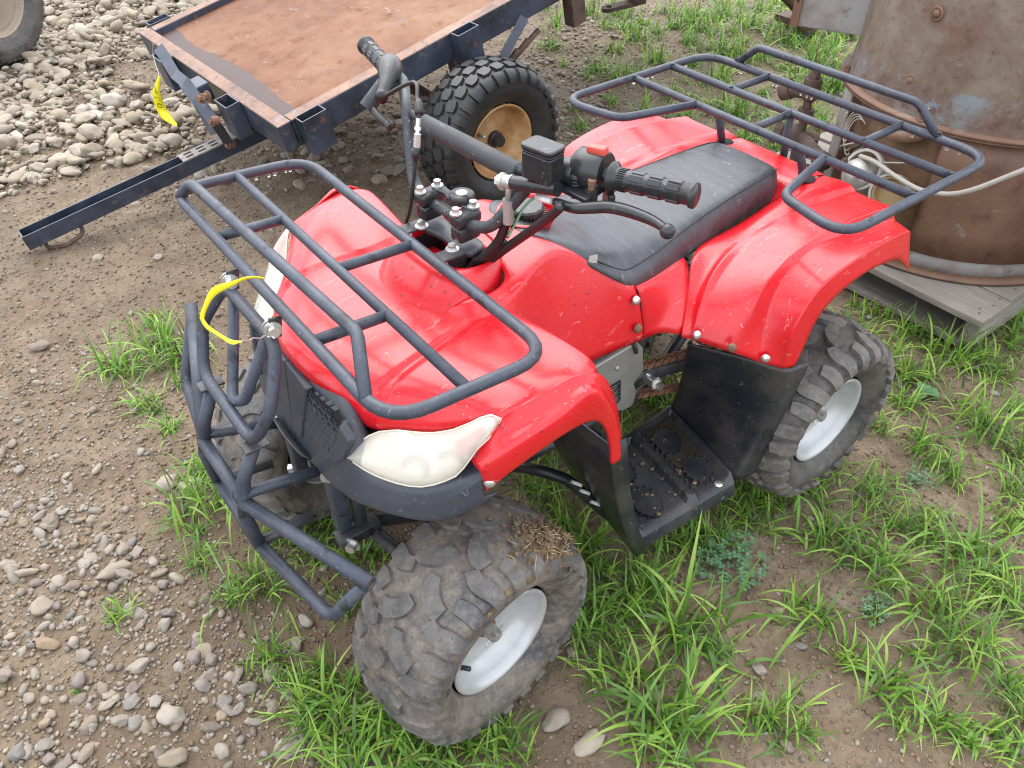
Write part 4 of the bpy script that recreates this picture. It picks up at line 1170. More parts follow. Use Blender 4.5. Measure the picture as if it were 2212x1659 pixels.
wheel((.834 + .068 * sin(FS), .3505 - .068 * cos(FS), .195), FS, 1, 'worn', .191, .090, 'tyre', 3)
wheel((.834 - .068 * sin(FS) * -1, -.3505 + .068 * cos(FS), .195), FS, -1, 'worn', .191, .090, 'tyre', 4)
wheel((0, .283, .195), 0, 1, 'knob', .189, .087, 'tyre2', 5)
wheel((0, -.283, .195), 0, -1, 'knob', .189, .087, 'tyre2', 6)
MB().cyl((0, -.25, .197), (0, .25, .197), .016, 14).build('rear_axle', 'frame', ATV)
for sg in (1, -1):
    MB().cyl((.84, sg * .23, .197), (.838, sg * .275, .197), .022, 14).build('wheel_hub', 'frame', ATV)
_b = bmesh.new(); bmesh.ops.create_icosphere(_b, subdivisions=1, radius=1); BSm = ([v.co.copy() for v in _b.verts], [tuple(v.index for v in f.verts) for f in _b.faces]); _b.free()
# caked mud and straw on top of the front tyre
rnd = random.Random(4); fcx, fcy = .834 + .068 * sin(FS), .3505 - .068 * cos(FS)
def ontyre(a, s, h): 
    rr = .192 - max(0, s - .045) ** 2 * 9 + h
    return Matrix.Rotation(FS, 3, 'Z') @ Vector((rr * sin(a), s, rr * cos(a))) + Vector((fcx, fcy, .195))
rows = []
for i in range(70):
    r = []
    for k in range(46):
        a = -1.05 + 1.45 * i / 69; s = -.035 + .128 * k / 45; v = Vector((a * 9, s * 60, 0))
        m_ = 1.0 - ((a + .58) / .36) ** 2 - ((s - .052) / .040) ** 2
        h = -.006 + .010 * max(-.6, m_) + .010 * mnoise.noise(v) + .006 * mnoise.noise(v * 2.7) + .004 * mnoise.noise(v * 7)
        r.append(ontyre(a, s, min(.015, h)))
    rows.append(r)
V, F = grid(rows); mesh('caked_mud', V, F, 'mud', ATV)['kind'] = 'stuff'
mb = MB()
for k in range(240):
    a = rnd.gauss(-.58, .20); s = min(.088, max(-.03, rnd.gauss(.052, .022))); p = ontyre(a, s, .004 + rnd.random() * .004); V, F = BSm; q = rnd.uniform(.0012, .0048); k0 = len(mb.V)
    R_ = Matrix.Rotation(rnd.uniform(0, 6), 3, Vector((rnd.gauss(0, 1), rnd.gauss(0, 1), 1)))
    mb.add([p + R_ @ Vector((v[0] * q * 1.3, v[1] * q, v[2] * q * .7)) for v in V], F)
mb.build('mud_crumbs', 'mud', ATV, smooth=False)['kind'] = 'stuff'
mb = MB()
for k in range(45):
    a = rnd.gauss(-.6, .22); s = min(.088, max(-.03, rnd.gauss(.060, .02))); rr = .197 - max(0, s - .05) ** 2 * 8
    p = Matrix.Rotation(FS, 3, 'Z') @ Vector((rr * sin(a), s, rr * cos(a))) + Vector((fcx, fcy, .197))
    d = Vector((rnd.uniform(-1, 1), rnd.uniform(-1, 1), rnd.uniform(-.3, .3))).normalized() * rnd.uniform(.003, .011)
    mb.tube([p - d, p + Vector((rnd.uniform(-.003, .003), 0, .001)), p + d], .0005, 4)
mb.build('straw', 'straw', ATV)['kind'] = 'stuff'
# ================================================================ footwells, engine, chain
zf = .165
def pt(p, s): return (p[0], p[1] * s, p[2])
for sg in (1, -1):
    FW = ATV
    i0, i1, o1, o0 = [pt(p, sg) for p in [(0.481,0.141,0.165),(0.222,0.110,0.165),(0.255,0.329,0.165),(0.495,0.316,0.165)]]
    i1 = pt((.205, .105, zf), sg); i0 = pt((.485, .125, zf), sg)
    def fp(u, v, z=0):
        """u front to rear, v inside to outside"""
        a = lerp(i0, o0, v); b = lerp(i1, o1, v); p = lerp(a, b, u); return (p[0], p[1], zf + z)
    # tray with a raised rim and a raised cross bar
    us = [0, .015, .05, .50, .53, .60, .63, .95, .985, 1]; vs = [0, .03, .06, .88, .93, 1.0, 1.03]
    rows = []
    for u in us:
        r = []
        for v in vs:
            z = .012 if (u in (0, 1) or v == 0) else (.012 if u in (.015, .985) or v == .03 else 0)
            if .53 <= u <= .60 and .06 <= v <= .93: z = .013
            if v == 1.03: z = -.030
            if v == 1.0: z = -.004
            r.append(fp(u, v, z))
        rows.append(r)
    V, F = grid(rows); TRY = mesh('foot_tray', V, F, 'guard', FW, solid=.003, smooth=True, bevel=.003, auto=50)
    # spiked tread pads
    for (u, v, a) in ((.26, .28, .3), (.24, .72, .3), (.76, .30, .3), (.80, .72, .3)):
        c = Vector(fp(u, v, .002)); mb = MB(); n = 14; pr = []
        e1 = (Vector(fp(u + .1, v)) - Vector(fp(u, v))).normalized(); e2 = (Vector(fp(u, v + .1)) - Vector(fp(u, v))).normalized()
        for k in range(8):
            t = 2 * pi * k / 8 + .39; pr.append(c + e1 * .030 * cos(t) + e2 * .036 * sin(t))
        mb.add([p for p in pr] + [p + Vector((0, 0, .004)) for p in pr], [tuple(range(8, 16))] + [(i, (i + 1) % 8, 8 + (i + 1) % 8, 8 + i) for i in range(8)])
        for k in range(n):
            t = 2 * pi * k / n; p = c + e1 * .030 * cos(t) + e2 * .036 * sin(t); mb.cyl(p, p + Vector((0, 0, .011)), .0032, 6, r2=.0016)
        mb.build('tread_pad', 'guard', TRY, smooth=False)
    mb = MB()
    for k in range(11):
        for u in (.525, .605):
            p = Vector(fp(u, .12 + k * .075, .012)); mb.cyl(p, p + Vector((0, 0, .011)), .0036, 6, r2=.0018)
    mb.build('bar_spikes', 'guard', TRY, smooth=False)['kind'] = 'stuff'
    MB().dome(fp(.86, .94, .001), (0, 0, 1), .009, .003).build('tray_screw', 'zinc', TRY)
    # dirt lodged in the tray
    mb = MB(); rnd = random.Random(12 + sg)
    for k in range(60):
        p = Vector(fp(rnd.choice((.5, .64, .28, .78, .2)) + rnd.uniform(-.06, .06), rnd.uniform(.1, .9), .004)); mb.sphere(p, rnd.uniform(.0015, .005), 4, (1.3, 1, .6))
    mb.build('tray_dirt', 'mud', TRY)['kind'] = 'stuff'
    MB().add([fp(.66, .08, .0035), fp(.93, .08, .0035), fp(.93, .70, .0035), fp(.66, .60, .0035)], [(0, 1, 2, 3)]).build('standing_water', MT('tray_water').set(col=(.045, .035, .024), rough=.04, spec=.6) if sg > 0 else bpy.data.materials['tray_water'], TRY)
    # rear splash guard in front of the rear wheel
    tl, tr = pt((.330, .150, .468), sg), pt((.190, .335, .450), sg)
    b_l, b_r = pt((.212, .105, .180), sg), pt((.255, .330, .165), sg)
    tl, tr = [pt(p, sg) for p in [(0.305,0.190,0.445),(0.182,0.335,0.415)]]
    rows = []
    for k in range(7):
        t = k / 6; a = lerp(tl, b_l, t); b = lerp(tr, b_r, t)
        bow = -.016 * sin(pi * t)
        cx = lerp(a, b, .12); d_ = lerp(a, b, .80); e_ = add3(b, (-.020, sg * .002, 0))
        rows.append([add3(a, (-.02, 0, 0)), add3(a, (bow, 0, 0)), add3(cx, (bow, 0, 0)), add3(lerp(a, b, .5), (bow - .004, 0, 0)), add3(d_, (bow, 0, 0)), add3(b, (bow * .7, 0, 0)), e_, add3(e_, (-.028, sg * .006, 0))])
    V, F = grid(rows); mesh('splash_guard', V, F, 'guard', FW, solid=.003, subsurf=2)
    # front guard behind the front wheel, with a folded outer flange
    P = [pt(p, sg) for p in ((.655, .150, .535), (.640, .335, .505), (.622, .345, .465), (.520, .335, .140), (.515, .130, .170), (.640, .140, .400))]
    rows = []
    for k in range(7):
        t = k / 6; a = lerp((.650, .130, .520), (.500, .120, .175), t); b = lerp((.625, .338, .500), (.520, .330, .140), t)
        b = add3(b, (.012 * sin(pi * t), 0, 0)); f_ = add3(b, (-.030 + .004 * t, .004, .0))
        rows.append([pt(a, sg), pt(lerp(a, b, .5), sg), pt(lerp(a, b, .97), sg), pt(b, sg), pt(f_, sg)])
    V, F = grid(rows); mesh('front_guard', V, F, 'guard', FW, solid=.003, bevel=.002)
    for (u, v) in ((.05, .80), (.12, .62), (-.005, 1.0)):
        p = Vector(fp(u, v, .006)); MB().box(p + Vector((.012, 0, 0)), (.034, .007, .0022), Matrix.Rotation(.6 if u > 0 else 1.2, 3, 'Y') @ Matrix.Rotation(.3, 3, 'Z') if u < 0 else Matrix.Rotation(.3, 3, 'Z')).build('zip_tie', 'ziptie', FW, bevel=.0006)
    tubeobj('tray_bracket', [pt((.40, .06, .19), sg), pt((.36, .15, .150), sg), pt((.37, .30, .145), sg)], .0095, 'frame', FW, .03)
# engine: crankcase, side cover with a printed plate, cylinder
EN = ATV
MB().box((.47, -.01, .34), (.26, .17, .17)).build('crankcase', 'alu', EN, bevel=.02)
cov = [Vector(p) for p in [(0.455,0.118,0.419),(0.350,0.118,0.427),(0.328,0.118,0.400),(0.318,0.118,0.340),(0.341,0.118,0.317),(0.330,0.118,0.292),(0.338,0.118,0.256),(0.367,0.118,0.258),(0.425,0.118,0.291),(0.471,0.118,0.364)]]
n = len(cov); V = [p for p in cov] + [p - Vector((0, .05, 0)) for p in cov]; ctr = sum(cov, Vector()) / n
F = [tuple(range(n))] + [(i, (i + 1) % n, n + (i + 1) % n, n + i) for i in range(n)]
CV = mesh('chain_cover', V, F, 'alu', EN, smooth=False, bevel=.006)
q = [Vector(p) for p in [(0.418,0.120,0.349),(0.384,0.120,0.352),(0.379,0.120,0.300),(0.403,0.120,0.276)]]
mesh('data_plate', q, [(0, 1, 2, 3)], 'dark', CV, smooth=False)
mb = MB()
for k in range(9):
    t = (k + .7) / 9.6; a = q[0].lerp(q[3], t); b = q[1].lerp(q[2], t); mb.tube([a.lerp(b, .12) + Vector((0, .0006, 0)), a.lerp(b, .88 - (k % 3) * .12) + Vector((0, .0006, 0))], .0007, 4)
mb.build('plate_print', 'alu', CV)
MB().dome((0.395,0.119,0.386), (0, 1, .2), .006, .003).build('cover_screw', 'alu', CV)
tubeobj('cover_strap', [(0.361,0.121,0.431),(0.352,0.121,0.403)], .004, 'frame', EN)
# swing arm and rusty chain
tubeobj('swing_arm', [(.40, .085, .330), (.02, .085, .215)], .017, 'frame', ATV)
tubeobj('swing_arm', [(.40, -.085, .330), (.02, -.085, .215)], .017, 'frame', ATV)
MB().cyl((0.293,0.105,0.297), (0.298,0.135,0.306), .011, 14).hexbolt((0.293,0.128,0.301), (0, 1, 0), .009, .012).build('pivot_bolt', 'zinc', ATV, auto=40)
def chain(a, b, n):
    a = Vector(a); b = Vector(b); d = (b - a).normalized(); up = Vector((0, 0, 1)); mb = MB()
    Rm = Matrix((d, Vector((0, 1, 0)), d.cross(Vector((0, 1, 0))))).transposed()
    for k in range(n):
        p = a.lerp(b, (k + .5) / n); L = (b - a).length / n
        o_ = .0085 if k % 2 else .0055
        for s in (1, -1):
            mb.cyl(p + Vector((0, s * o_ - .001, 0)) - d * L * .5, p + Vector((0, s * o_ + .001, 0)) - d * L * .5, .0062, 8)
            mb.box(p + Vector((0, s * o_, 0)), (L * 1.05, .0022, .0085), Rm)
        mb.cyl(p - d * L * .5 + Vector((0, -.008, 0)), p - d * L * .5 + Vector((0, .008, 0)), .0042, 8)
    return mb.build('drive_chain', 'chain', ATV, smooth=False)
chain((0.304,0.098,0.331), (.02, .098, .262), 26)
chain((0.306,0.098,0.257), (.02, .098, .150), 26)
MB().lathe([(.02, -.003), (.055, -.003), (.060, 0), (.055, .003), (.02, .003)], (0, .098, .205), (0, 1, 0), 40).build('rear_sprocket', 'chain', ATV)
# water drops hanging under the tubes
mb = MB(); rnd = random.Random(5)
for (a, b, n) in ((rackpt(.95, -.333), rackpt(.76, -.333), 8), ((-.05, -y2, zr), (-.26, -y2, zr), 7), ((-.300, -.2, zr + .055), (-.300, .2, zr + .055), 12), ((-.285, -.25, zr), (-.285, .3, zr), 14), ((-.185, -.3, zr), (-.185, .3, zr), 9)):
    for k in range(n):
        p = Vector(lerp(a, b, rnd.random())); mb.sphere(p + Vector((0, 0, -.0112)), rnd.uniform(.0022, .0034), 6, (1, 1, 1.25))
mb.build('water_drops', 'water', ATV)['kind'] = 'stuff'
# ================================================================ flatbed trailer
TB = Vector((.45, -1.227, .40)); TE2 = Vector((-.9775, -.041, .207)).normalized(); TFR = Vector((.042, -.999, 0)).normalized(); TN = TE2.cross(TFR); TN = TN if TN.z > 0 else -TN
def T(a, b, c=0): return TB + TE2 * a + TFR * b + TN * c
TRM = Matrix((TE2, TFR, TN)).transposed()
TRL = thing('flatbed_trailer', 'flatbed trailer with a rusty steel deck, its tongue resting on the dirt', 'trailer', (-.15, -1.75, 0))
LEN, WID, RH = 2.3, 1.07, .085
def tbox(nm, a0, a1, b0, b1, c0, c1, mat, par=TRL, **kw):
    mb = MB(); mb.box(T((a0 + a1) / 2, (b0 + b1) / 2, (c0 + c1) / 2), (a1 - a0, b1 - b0, c1 - c0), TRM); return mb.build(nm, mat, par, smooth=False, **kw)
# angle-iron rails: dark side faces, rust-worn top faces
def rail(nm, a0, a1, b0, b1):
    o = tbox(nm, a0, a1, b0, b1, -RH, 0, 'trailer', bevel=.004)
    o.data.materials.append(M['rail'])
    for p in o.data.polygons:
        if p.normal.dot(TN) > .9: p.material_index = 1
    return o
rail('front_rail', 0, .045, -.0, WID)
rail('side_rail', .0455, LEN, 0, .048)
rail('side_rail', .0455, LEN, WID - .048, WID)
tbox('deck_plate', .03, LEN, .03, WID - .03, -.030, -.024, 'deck')
# damp stain along the low front edge of the deck
rnd = random.Random(9); top = []; bot = []
for k in range(41):
    b = .05 + (WID - .1) * k / 40
    w_ = .045 + .035 * (mnoise.noise(Vector((b * 3.1, 2.2, 0))) + .4) + .012 * mnoise.noise(Vector((b * 14, 5, 0)))
    bot.append(T(.047, b, -.0232)); top.append(T(.047 + max(.012, w_), b, -.0232))
V, F = grid([bot, top]); mesh('damp_stain', V, F, 'wetstain', TRL, smooth=False)
for a in (.55, 1.1, 1.7): tbox('cross_member', a, a + .04, .05, WID - .05, -RH, -.034, 'trailer')
def pocket(a, b, out, along):
    """open-topped stake pocket welded on the outside of a rail"""
    mb = MB(); h0, h1 = -.105, .004
    la, lb = (.082, .046) if along else (.046, .082)
    t = .0035
    for (x0, x1, y0, y1) in ((-la / 2, la / 2, -lb / 2, -lb / 2 + t), (-la / 2, la / 2, lb / 2 - t, lb / 2), (-la / 2, -la / 2 + t, -lb / 2 + t, lb / 2 - t), (la / 2 - t, la / 2, -lb / 2 + t, lb / 2 - t)):
        mb.box(T(a + (x0 + x1) / 2, b + (y0 + y1) / 2, (h0 + h1) / 2), (x1 - x0, y1 - y0, h1 - h0), TRM)
    return mb.build('stake_pocket', 'trailer', TRL, smooth=False)
pocket(.098, -.0245, 0, True); pocket(.662, -.0245, 0, True); pocket(.09, WID + .0245, 0, True); pocket(1.4, -.0245, 0, True)
pocket(-.0245, .279, 0, False); pocket(-.0245, .785, 0, False)
# tongue: open channel lying from under the deck to the dirt
t0, t1 = Vector((1.141,-1.705,0.071)), Vector((0.602,-1.715,0.156)); td = (t1 - t0).normalized(); t2 = t0 + td * 1.25
tn = Vector((td.x, td.y, 0)).normalized(); ts = Vector((0, 0, 1)).cross(tn).normalized(); 
if ts.y > 0: ts = -ts        # ts points to the far side
tu = td.cross(ts); tu = tu if tu.z > 0 else -tu
TM = Matrix((td, ts, tu)).transposed(); L = (t2 - t0).length
mb = MB(); hT = .048; wT = .058
mb.box(t0.lerp(t2, .5) - tu * hT / 2 + ts * .002, (L, .004, hT), TM); mb.box(t0.lerp(t2, .5) - tu * hT / 2 + ts * (wT - .002), (L, .004, hT), TM)
mb.box(t0.lerp(t2, .5) - tu * (hT - .002) + ts * wT / 2, (L, wT - .009, .004), TM)
mb.box(t0 + td * .003 - tu * hT / 2 + ts * wT / 2, (.005, wT - .009, hT), TM)
TG = mb.build('tongue', 'trailer', TRL, smooth=False)
c = t0 + td * .64
mb = MB(); mb.box(c + ts * wT / 2 + tu * .002, (.20, wT, .005), TM); PL = mb.build('ratchet_plate', 'greyrust', TG, smooth=False)
mb = MB()
for k in range(4):
    for s in (.3, .7): mb.box(c + td * (-.07 + k * .045) + ts * wT * s + tu * .0048, (.026, .009, .001), TM)
mb.build('plate_slot', 'dark', TG, smooth=False)
for (u0, u1) in ((.11, .13),):
    mb = MB(); pts = [t0 + td * .05 + ts * wT * .5 - tu * hT, t0 + td * .045 + ts * wT * .4 - tu * (hT + .03), t0 + td * .10 - tu * (hT + .035), t0 + td * .16 + ts * .01 - tu * (hT + .028), t0 + td * .165 + ts * .02 - tu * hT]
    mb.tube(fillet(pts, .02), .0065, 8).build('coupling_pin', 'ironpipe', TG)
# tilt latch: two flat bars, bolts and a catch box on the front rail
def bar(nm, pts, w_, th, mat='trailer'):
    rows = []
    for i, p in enumerate(pts):
        p = Vector(p); d = (Vector(pts[min(i + 1, len(pts) - 1)]) - Vector(pts[max(i - 1, 0)])).normalized(); s = d.cross(Vector((.45, .78, .36))).normalized()
        rows.append([p - s * w_ / 2, p + s * w_ / 2])
    V, F = grid(rows); return mesh(nm, V, F, mat, TRL, smooth=False, solid=th, off=0)
L1 = [(0.535,-1.910,0.457),(0.545,-1.766,0.416),(0.552,-1.650,0.426),(0.550,-1.579,0.399),(0.540,-1.500,0.351)]
bar('latch_lever', L1, .034, .008)
bar('latch_bar', [(0.530,-1.561,0.352),(0.453,-1.690,0.181)], .030, .008)
bar('latch_bar', [(0.515,-1.835,0.359),(0.515,-1.724,0.325),(0.500,-1.675,0.237)], .022, .006)
for p in ((0.548,-1.472,0.362), (0.455,-1.682,0.187)):
    MB().cyl(Vector(p) - Vector((.012, 0, 0)), Vector(p) + Vector((.008, .004, .002)), .014, 16).hexbolt(Vector(p) + Vector((.006, .003, .001)), (.9, .3, .2), .008, .008).build('latch_bolt', 'rustbolt', TRL, auto=40)
mb = MB(); q = Vector((0.515,-1.648,0.394)); mb.box(q, (.05, .075, .055), TRM); mb.build('catch_box', 'trailer', TRL, smooth=False, bevel=.004)
for (du) in ((0.548,-1.529,0.413), (0.548,-1.468,0.439)): MB().hexbolt(du, (.9, .3, .2), .010, .012).build('catch_bolt', 'rustbolt', TRL, auto=40)
# axle, hanger, spring and knobbly wheel
WC = Vector((-.197, -1.105, .240))
tbox('spring_hanger', .62, .69, -.0, .05, -.20, -RH, 'ironpipe', bevel=.003)
tbox('spring_hanger', 1.12, 1.18, .0, .05, -.20, -RH, 'ironpipe', bevel=.003)
MB().cyl((-.21, -1.2, .24), (-.235, -2.4, .24), .022, 14).build('axle', 'ironpipe', TRL)
mb = MB()
for k in range(3):
    pts = [T(.46 + k * .05, .02, -.15 - k * .012), T(.70, .02, -.235 - k * .010), T(.98 - k * .05, .02, -.15 - k * .012)]
    mb.tube(catmull(pts, 6), .010, 6)
mb.build('leaf_spring', 'ironpipe', TRL)
bar('brace', [(-0.436,-1.235,0.528), (-0.320,-1.235,0.385)], .030, .010, 'trailer')
def twheel(c, sg):
    o = bpy.data.objects.new('trailer_wheel', None); o.empty_display_size = .1; link(o, TRL); o.location = c - TRL.location
    yaw = math.atan2(TE2.y, TE2.x) + pi; rnd = random.Random(3)
    b_, t_ = build_tyre(.232, .086, .124, .058, 'block', rnd); place(b_, c, yaw + (0 if sg > 0 else pi)).build('tyre', 'tyre3', o)
    place(t_, c, yaw + (0 if sg > 0 else pi)).build('tread', 'tyre3', o, auto=30)['kind'] = 'stuff'
    place(rim_mb(.120, .064, .050), c, yaw + (0 if sg > 0 else pi)).build('rim', 'tanrim', o)
    mb = MB(); mb.lathe([(.0001, .055), (.018, .055), (.020, .050), (.020, .036), (.026, .034), (.027, .022), (.022, .018), (.022, .012), (.030, .010)], (0, 0, 0), (0, 1, 0), 24); place(mb, c, yaw + (0 if sg > 0 else pi)).build('hub_cap', 'pplastic', o, auto=40)
    mb = MB(); mb.cyl((.060, .020, .030), (.066, .052, .034), .0055, 10).cyl((.066, .052, .034), (.067, .058, .035), .0062, 10); place(mb, c, yaw + (0 if sg > 0 else pi)).build('valve_stem', 'alu', o)
twheel(WC, 1); twheel(WC + TFR * 1.33, -1)
MB().tube(catmull([(-0.047,-1.240,0.335), (-0.064,-1.200,0.332), (-0.115,-1.160,0.311)], 5), .005, 8).build('cable', 'rubber', TRL)

# ================================================================ yellow lot tags
mb = MB(); P = [Vector(p) for p in [(0.985,0.086,0.806),(1.000,0.080,0.811),(1.015,0.063,0.803),(1.030,0.034,0.780),(1.040,0.000,0.747),(1.045,-0.025,0.712),(1.050,0.009,0.717),(1.055,0.097,0.758),(1.055,0.147,0.783),(1.050,0.160,0.786)]]
P = catmull(P, 4); rows = []
for i, p in enumerate(P):
    t = i / (len(P) - 1); wd = .0016 + .0030 * sin(pi * min(1, t * 1.05)) ** 1.5 + .0008 * sin(t * 23)
    d = (P[min(i + 1, len(P) - 1)] - P[max(i - 1, 0)]).normalized()
    a = 1.25 - 1.1 * abs(2 * t - 1.1)
    s = (d.cross(Vector((.75, .5, .45))) * a + Vector((.4, .1, .5)) * (1 - a)).normalized()
    p = p + Vector((0, .0012 * sin(t * 31), .0016 * sin(t * 19 + 1))); s = (s + Vector((0, .35 * sin(t * 13), .25 * cos(t * 17)))).normalized()
    rows.append([p - s * wd, p, p + s * wd])
V, F = grid(rows)
TG1 = mesh('lot_tag', V, F, 'yellow', None, solid=.0006)
tag(TG1, 'thin yellow plastic loop wired to the bull bar of the quad bike', 'tag')
wp = catmull([Vector(p) for p in [(1.050,0.154,0.783),(1.030,0.131,0.764),(1.000,0.084,0.725),(1.000,0.115,0.742)]], 6)
tw = [p + Vector((0, .0012 * cos(i * 1.3), .0012 * sin(i * 1.3))) for i, p in enumerate(wp)]
MB().tube(tw, .0011, 6).tube(catmull([(1.000,0.086,0.727),(1.005,0.114,0.756),(1.005,0.126,0.770)], 4), .0009, 6).build('tie_wire', 'wire', TG1)
P = catmull([Vector(p) for p in [(0.560,-1.901,0.373),(0.565,-1.951,0.324),(0.567,-1.977,0.293),(0.565,-1.997,0.256),(0.560,-1.995,0.221),(0.555,-1.961,0.206),(0.550,-1.905,0.202)]], 5); rows = []
wid = [.003, .006, .010, .013, .0155, .0165, .017, .017, .0165, .016, .015, .0145, .014, .0135, .013, .0125, .012, .0115, .011, .0105, .010, .0095, .009, .0085, .008, .0075, .006, .005, .004, .003, .001]
for i, p in enumerate(P):
    t = i / (len(P) - 1); d = (P[min(i + 1, len(P) - 1)] - P[max(i - 1, 0)]).normalized(); s = d.cross(Vector((.5, .72, .45))).normalized()
    w_ = .017 * min(1, .25 + t * 2.2) * (1 - max(0, t - .72) / .28 * .75)
    rows.append([p - s * w_, p, p + s * w_])
V, F = grid(rows); TG2 = mesh('lot_tag', V, F, 'yellow', None, solid=.0006)
tag(TG2, 'yellow strip with handwritten figures hanging at the front of the trailer', 'tag')
# handwriting: 6 C 6 written along the strip
mb = MB(); nrm = Vector((.5, .72, .45)).normalized()
def onstrip(t, s):
    f_ = t * (len(P) - 1); i = min(int(f_), len(P) - 2); p = P[i].lerp(P[i + 1], f_ - i); d = (P[i + 1] - P[i]).normalized(); q = d.cross(nrm).normalized()
    return p + q * s + nrm * .0009
mb.tube([onstrip(.30 + .028 * sin(a), .0005 + .006 * cos(a)) for a in [k * 2 * pi / 12 for k in range(13)]], .0011, 5)
mb.tube([onstrip(.20, .010), onstrip(.245, .008), onstrip(.27, .003)], .0011, 5)
mb.tube([onstrip(.47, -.009), onstrip(.40, -.004), onstrip(.405, .006), onstrip(.43, .011)], .0011, 5)
mb.tube([onstrip(.55 + .035 * sin(a), .000 + .007 * cos(a)) for a in [k * 2 * pi / 12 for k in range(13)]], .0011, 5)
mb.tube([onstrip(.515, .006), onstrip(.52, .002), onstrip(.55, -.007)], .0011, 5)
mb.build('handwriting', 'ink', TG2)
MB().tube(catmull([(0.560,-1.901,0.373),(0.555,-1.929,0.413),(0.550,-1.939,0.439),(0.545,-1.925,0.467)], 5), .0012, 6).build('tie_wire', 'wire', TG2)

# ================================================================ rusty burner on a pallet
DC = Vector((-1.11, -.042, 0))
PAL = thing('pallet', 'weathered grey wooden pallet under the rusty steel burner', 'pallet', (-1.15, -.05, 0))
pz = .118
px0, px1, py0, py1 = -.690, -1.62, -.62, .320
def plank(nm, x0, x1, y0, y1, z0, z1, rz=0):
    o = MB().box((0, 0, 0), (abs(x1 - x0), abs(y1 - y0), z1 - z0)).build(nm, 'wood', None, smooth=False, bevel=.003)
    o.parent = PAL; o.location = Vector(((x0 + x1) / 2, (y0 + y1) / 2, (z0 + z1) / 2)) - PAL.location; o.rotation_euler = (0, 0, rz); return o
# the boards of the deck run along y; the first one carries the worn front edge
xw = [(-.690, -.835), (-.842, -.950), (-.965, -1.10), (-1.11, -1.25), (-1.27, -1.40), (-1.42, -1.62)]
for k, (a, b) in enumerate(xw):
    o = MB().box((0, 0, 0), (py1 - py0 + (.012 if k == 0 else 0), abs(a - b), .020)).build('plank', 'wood', None, smooth=False, bevel=.003)
    o.parent = PAL; o.rotation_euler = (0, 0, pi / 2); o.location = Vector(((a + b) / 2, (py0 + py1) / 2, pz - .010)) - PAL.location
for k, (a, b) in enumerate(((-.715, -.83), (-1.08, -1.2), (-1.49, -1.61))):
    o = MB().box((0, 0, 0), (py1 - py0 - .02, abs(a - b), .018)).build('plank', 'wood', None, smooth=False, bevel=.003)
    o.parent = PAL; o.rotation_euler = (0, 0, pi / 2); o.location = Vector(((a + b) / 2, (py0 + py1) / 2, .010)) - PAL.location
for yy in (py1 - .02, (py0 + py1) / 2, py0 + .02):
    o = MB().box((0, 0, 0), (.89, .036, pz - .041)).build('stringer', 'wood', None, smooth=False, bevel=.002)
    o.parent = PAL; o.location = Vector((-1.155, yy, .0195 + (pz - .041) / 2)) - PAL.location
mb = MB()
for (x, y) in ((-.72, .30), (-.78, .305), (-.74, .29), (-.82, .30), (-.90, .30), (-.73, .02), (-.80, .015)): mb.cyl((x, y, pz - .001), (x, y, pz + .0012), .0035, 8)
mb.build('nail_head', 'rustbolt', PAL)

DR = thing('rusty_burner', 'big round rusty steel burner with a bolted flange, standing on a pallet', 'burner', (DC.x, DC.y, pz))
R0 = .384; zf_ = .512
def arc(r0, z0, r1, z1, a0, a1, n=40, m=2):
    return grid([[(DC.x + (r0 + (r1 - r0) * i / m) * cos(a), DC.y + (r0 + (r1 - r0) * i / m) * sin(a), z0 + (z1 - z0) * i / m) for i in range(m + 1)] for a in [a0 + (a1 - a0) * k / n for k in range(n + 1)]])
# the upper hood, tapering a little, flared where it meets the flange
MB().lathe([(R0 - .055, 1.42), (R0 - .040, 1.0), (R0 - .028, .70), (R0 - .022, .56), (R0 - .020, zf_ + .022)], DC, (0, 0, 1), 88).build('hood', 'drum', DR)
MB().lathe([(R0 - .0235, zf_ + .085), (R0 - .0195, zf_ + .045), (R0 - .0165, zf_ + .004)], DC, (0, 0, 1), 88).build('hood_skirt', 'drumblue', DR)
MB().lathe([(R0 - .06, zf_ + .004), (R0 + .003, zf_ + .004), (R0 + .004, zf_), (R0 + .004, zf_ - .004), (R0 - .06, zf_ - .004)], DC, (0, 0, 1), 88, closed=True).build('flange', 'drum2', DR)
MB().lathe([(R0 - .05, zf_ - .006), (R0 + .001, zf_ - .006), (R0 + .001, zf_ - .011), (R0 - .05, zf_ - .011)], DC, (0, 0, 1), 88, closed=True).build('flange', 'drum2', DR)
rb = DR
for a in (-112, -52, 4, 60, 112):
    p = Vector((DC.x + (R0 - .012) * cos(radians(a)), DC.y + (R0 - .012) * sin(radians(a)), zf_ + .005)); MB().hexbolt(p, (0, 0, 1), .010, .010).build('flange_bolt', 'rustbolt', DR)
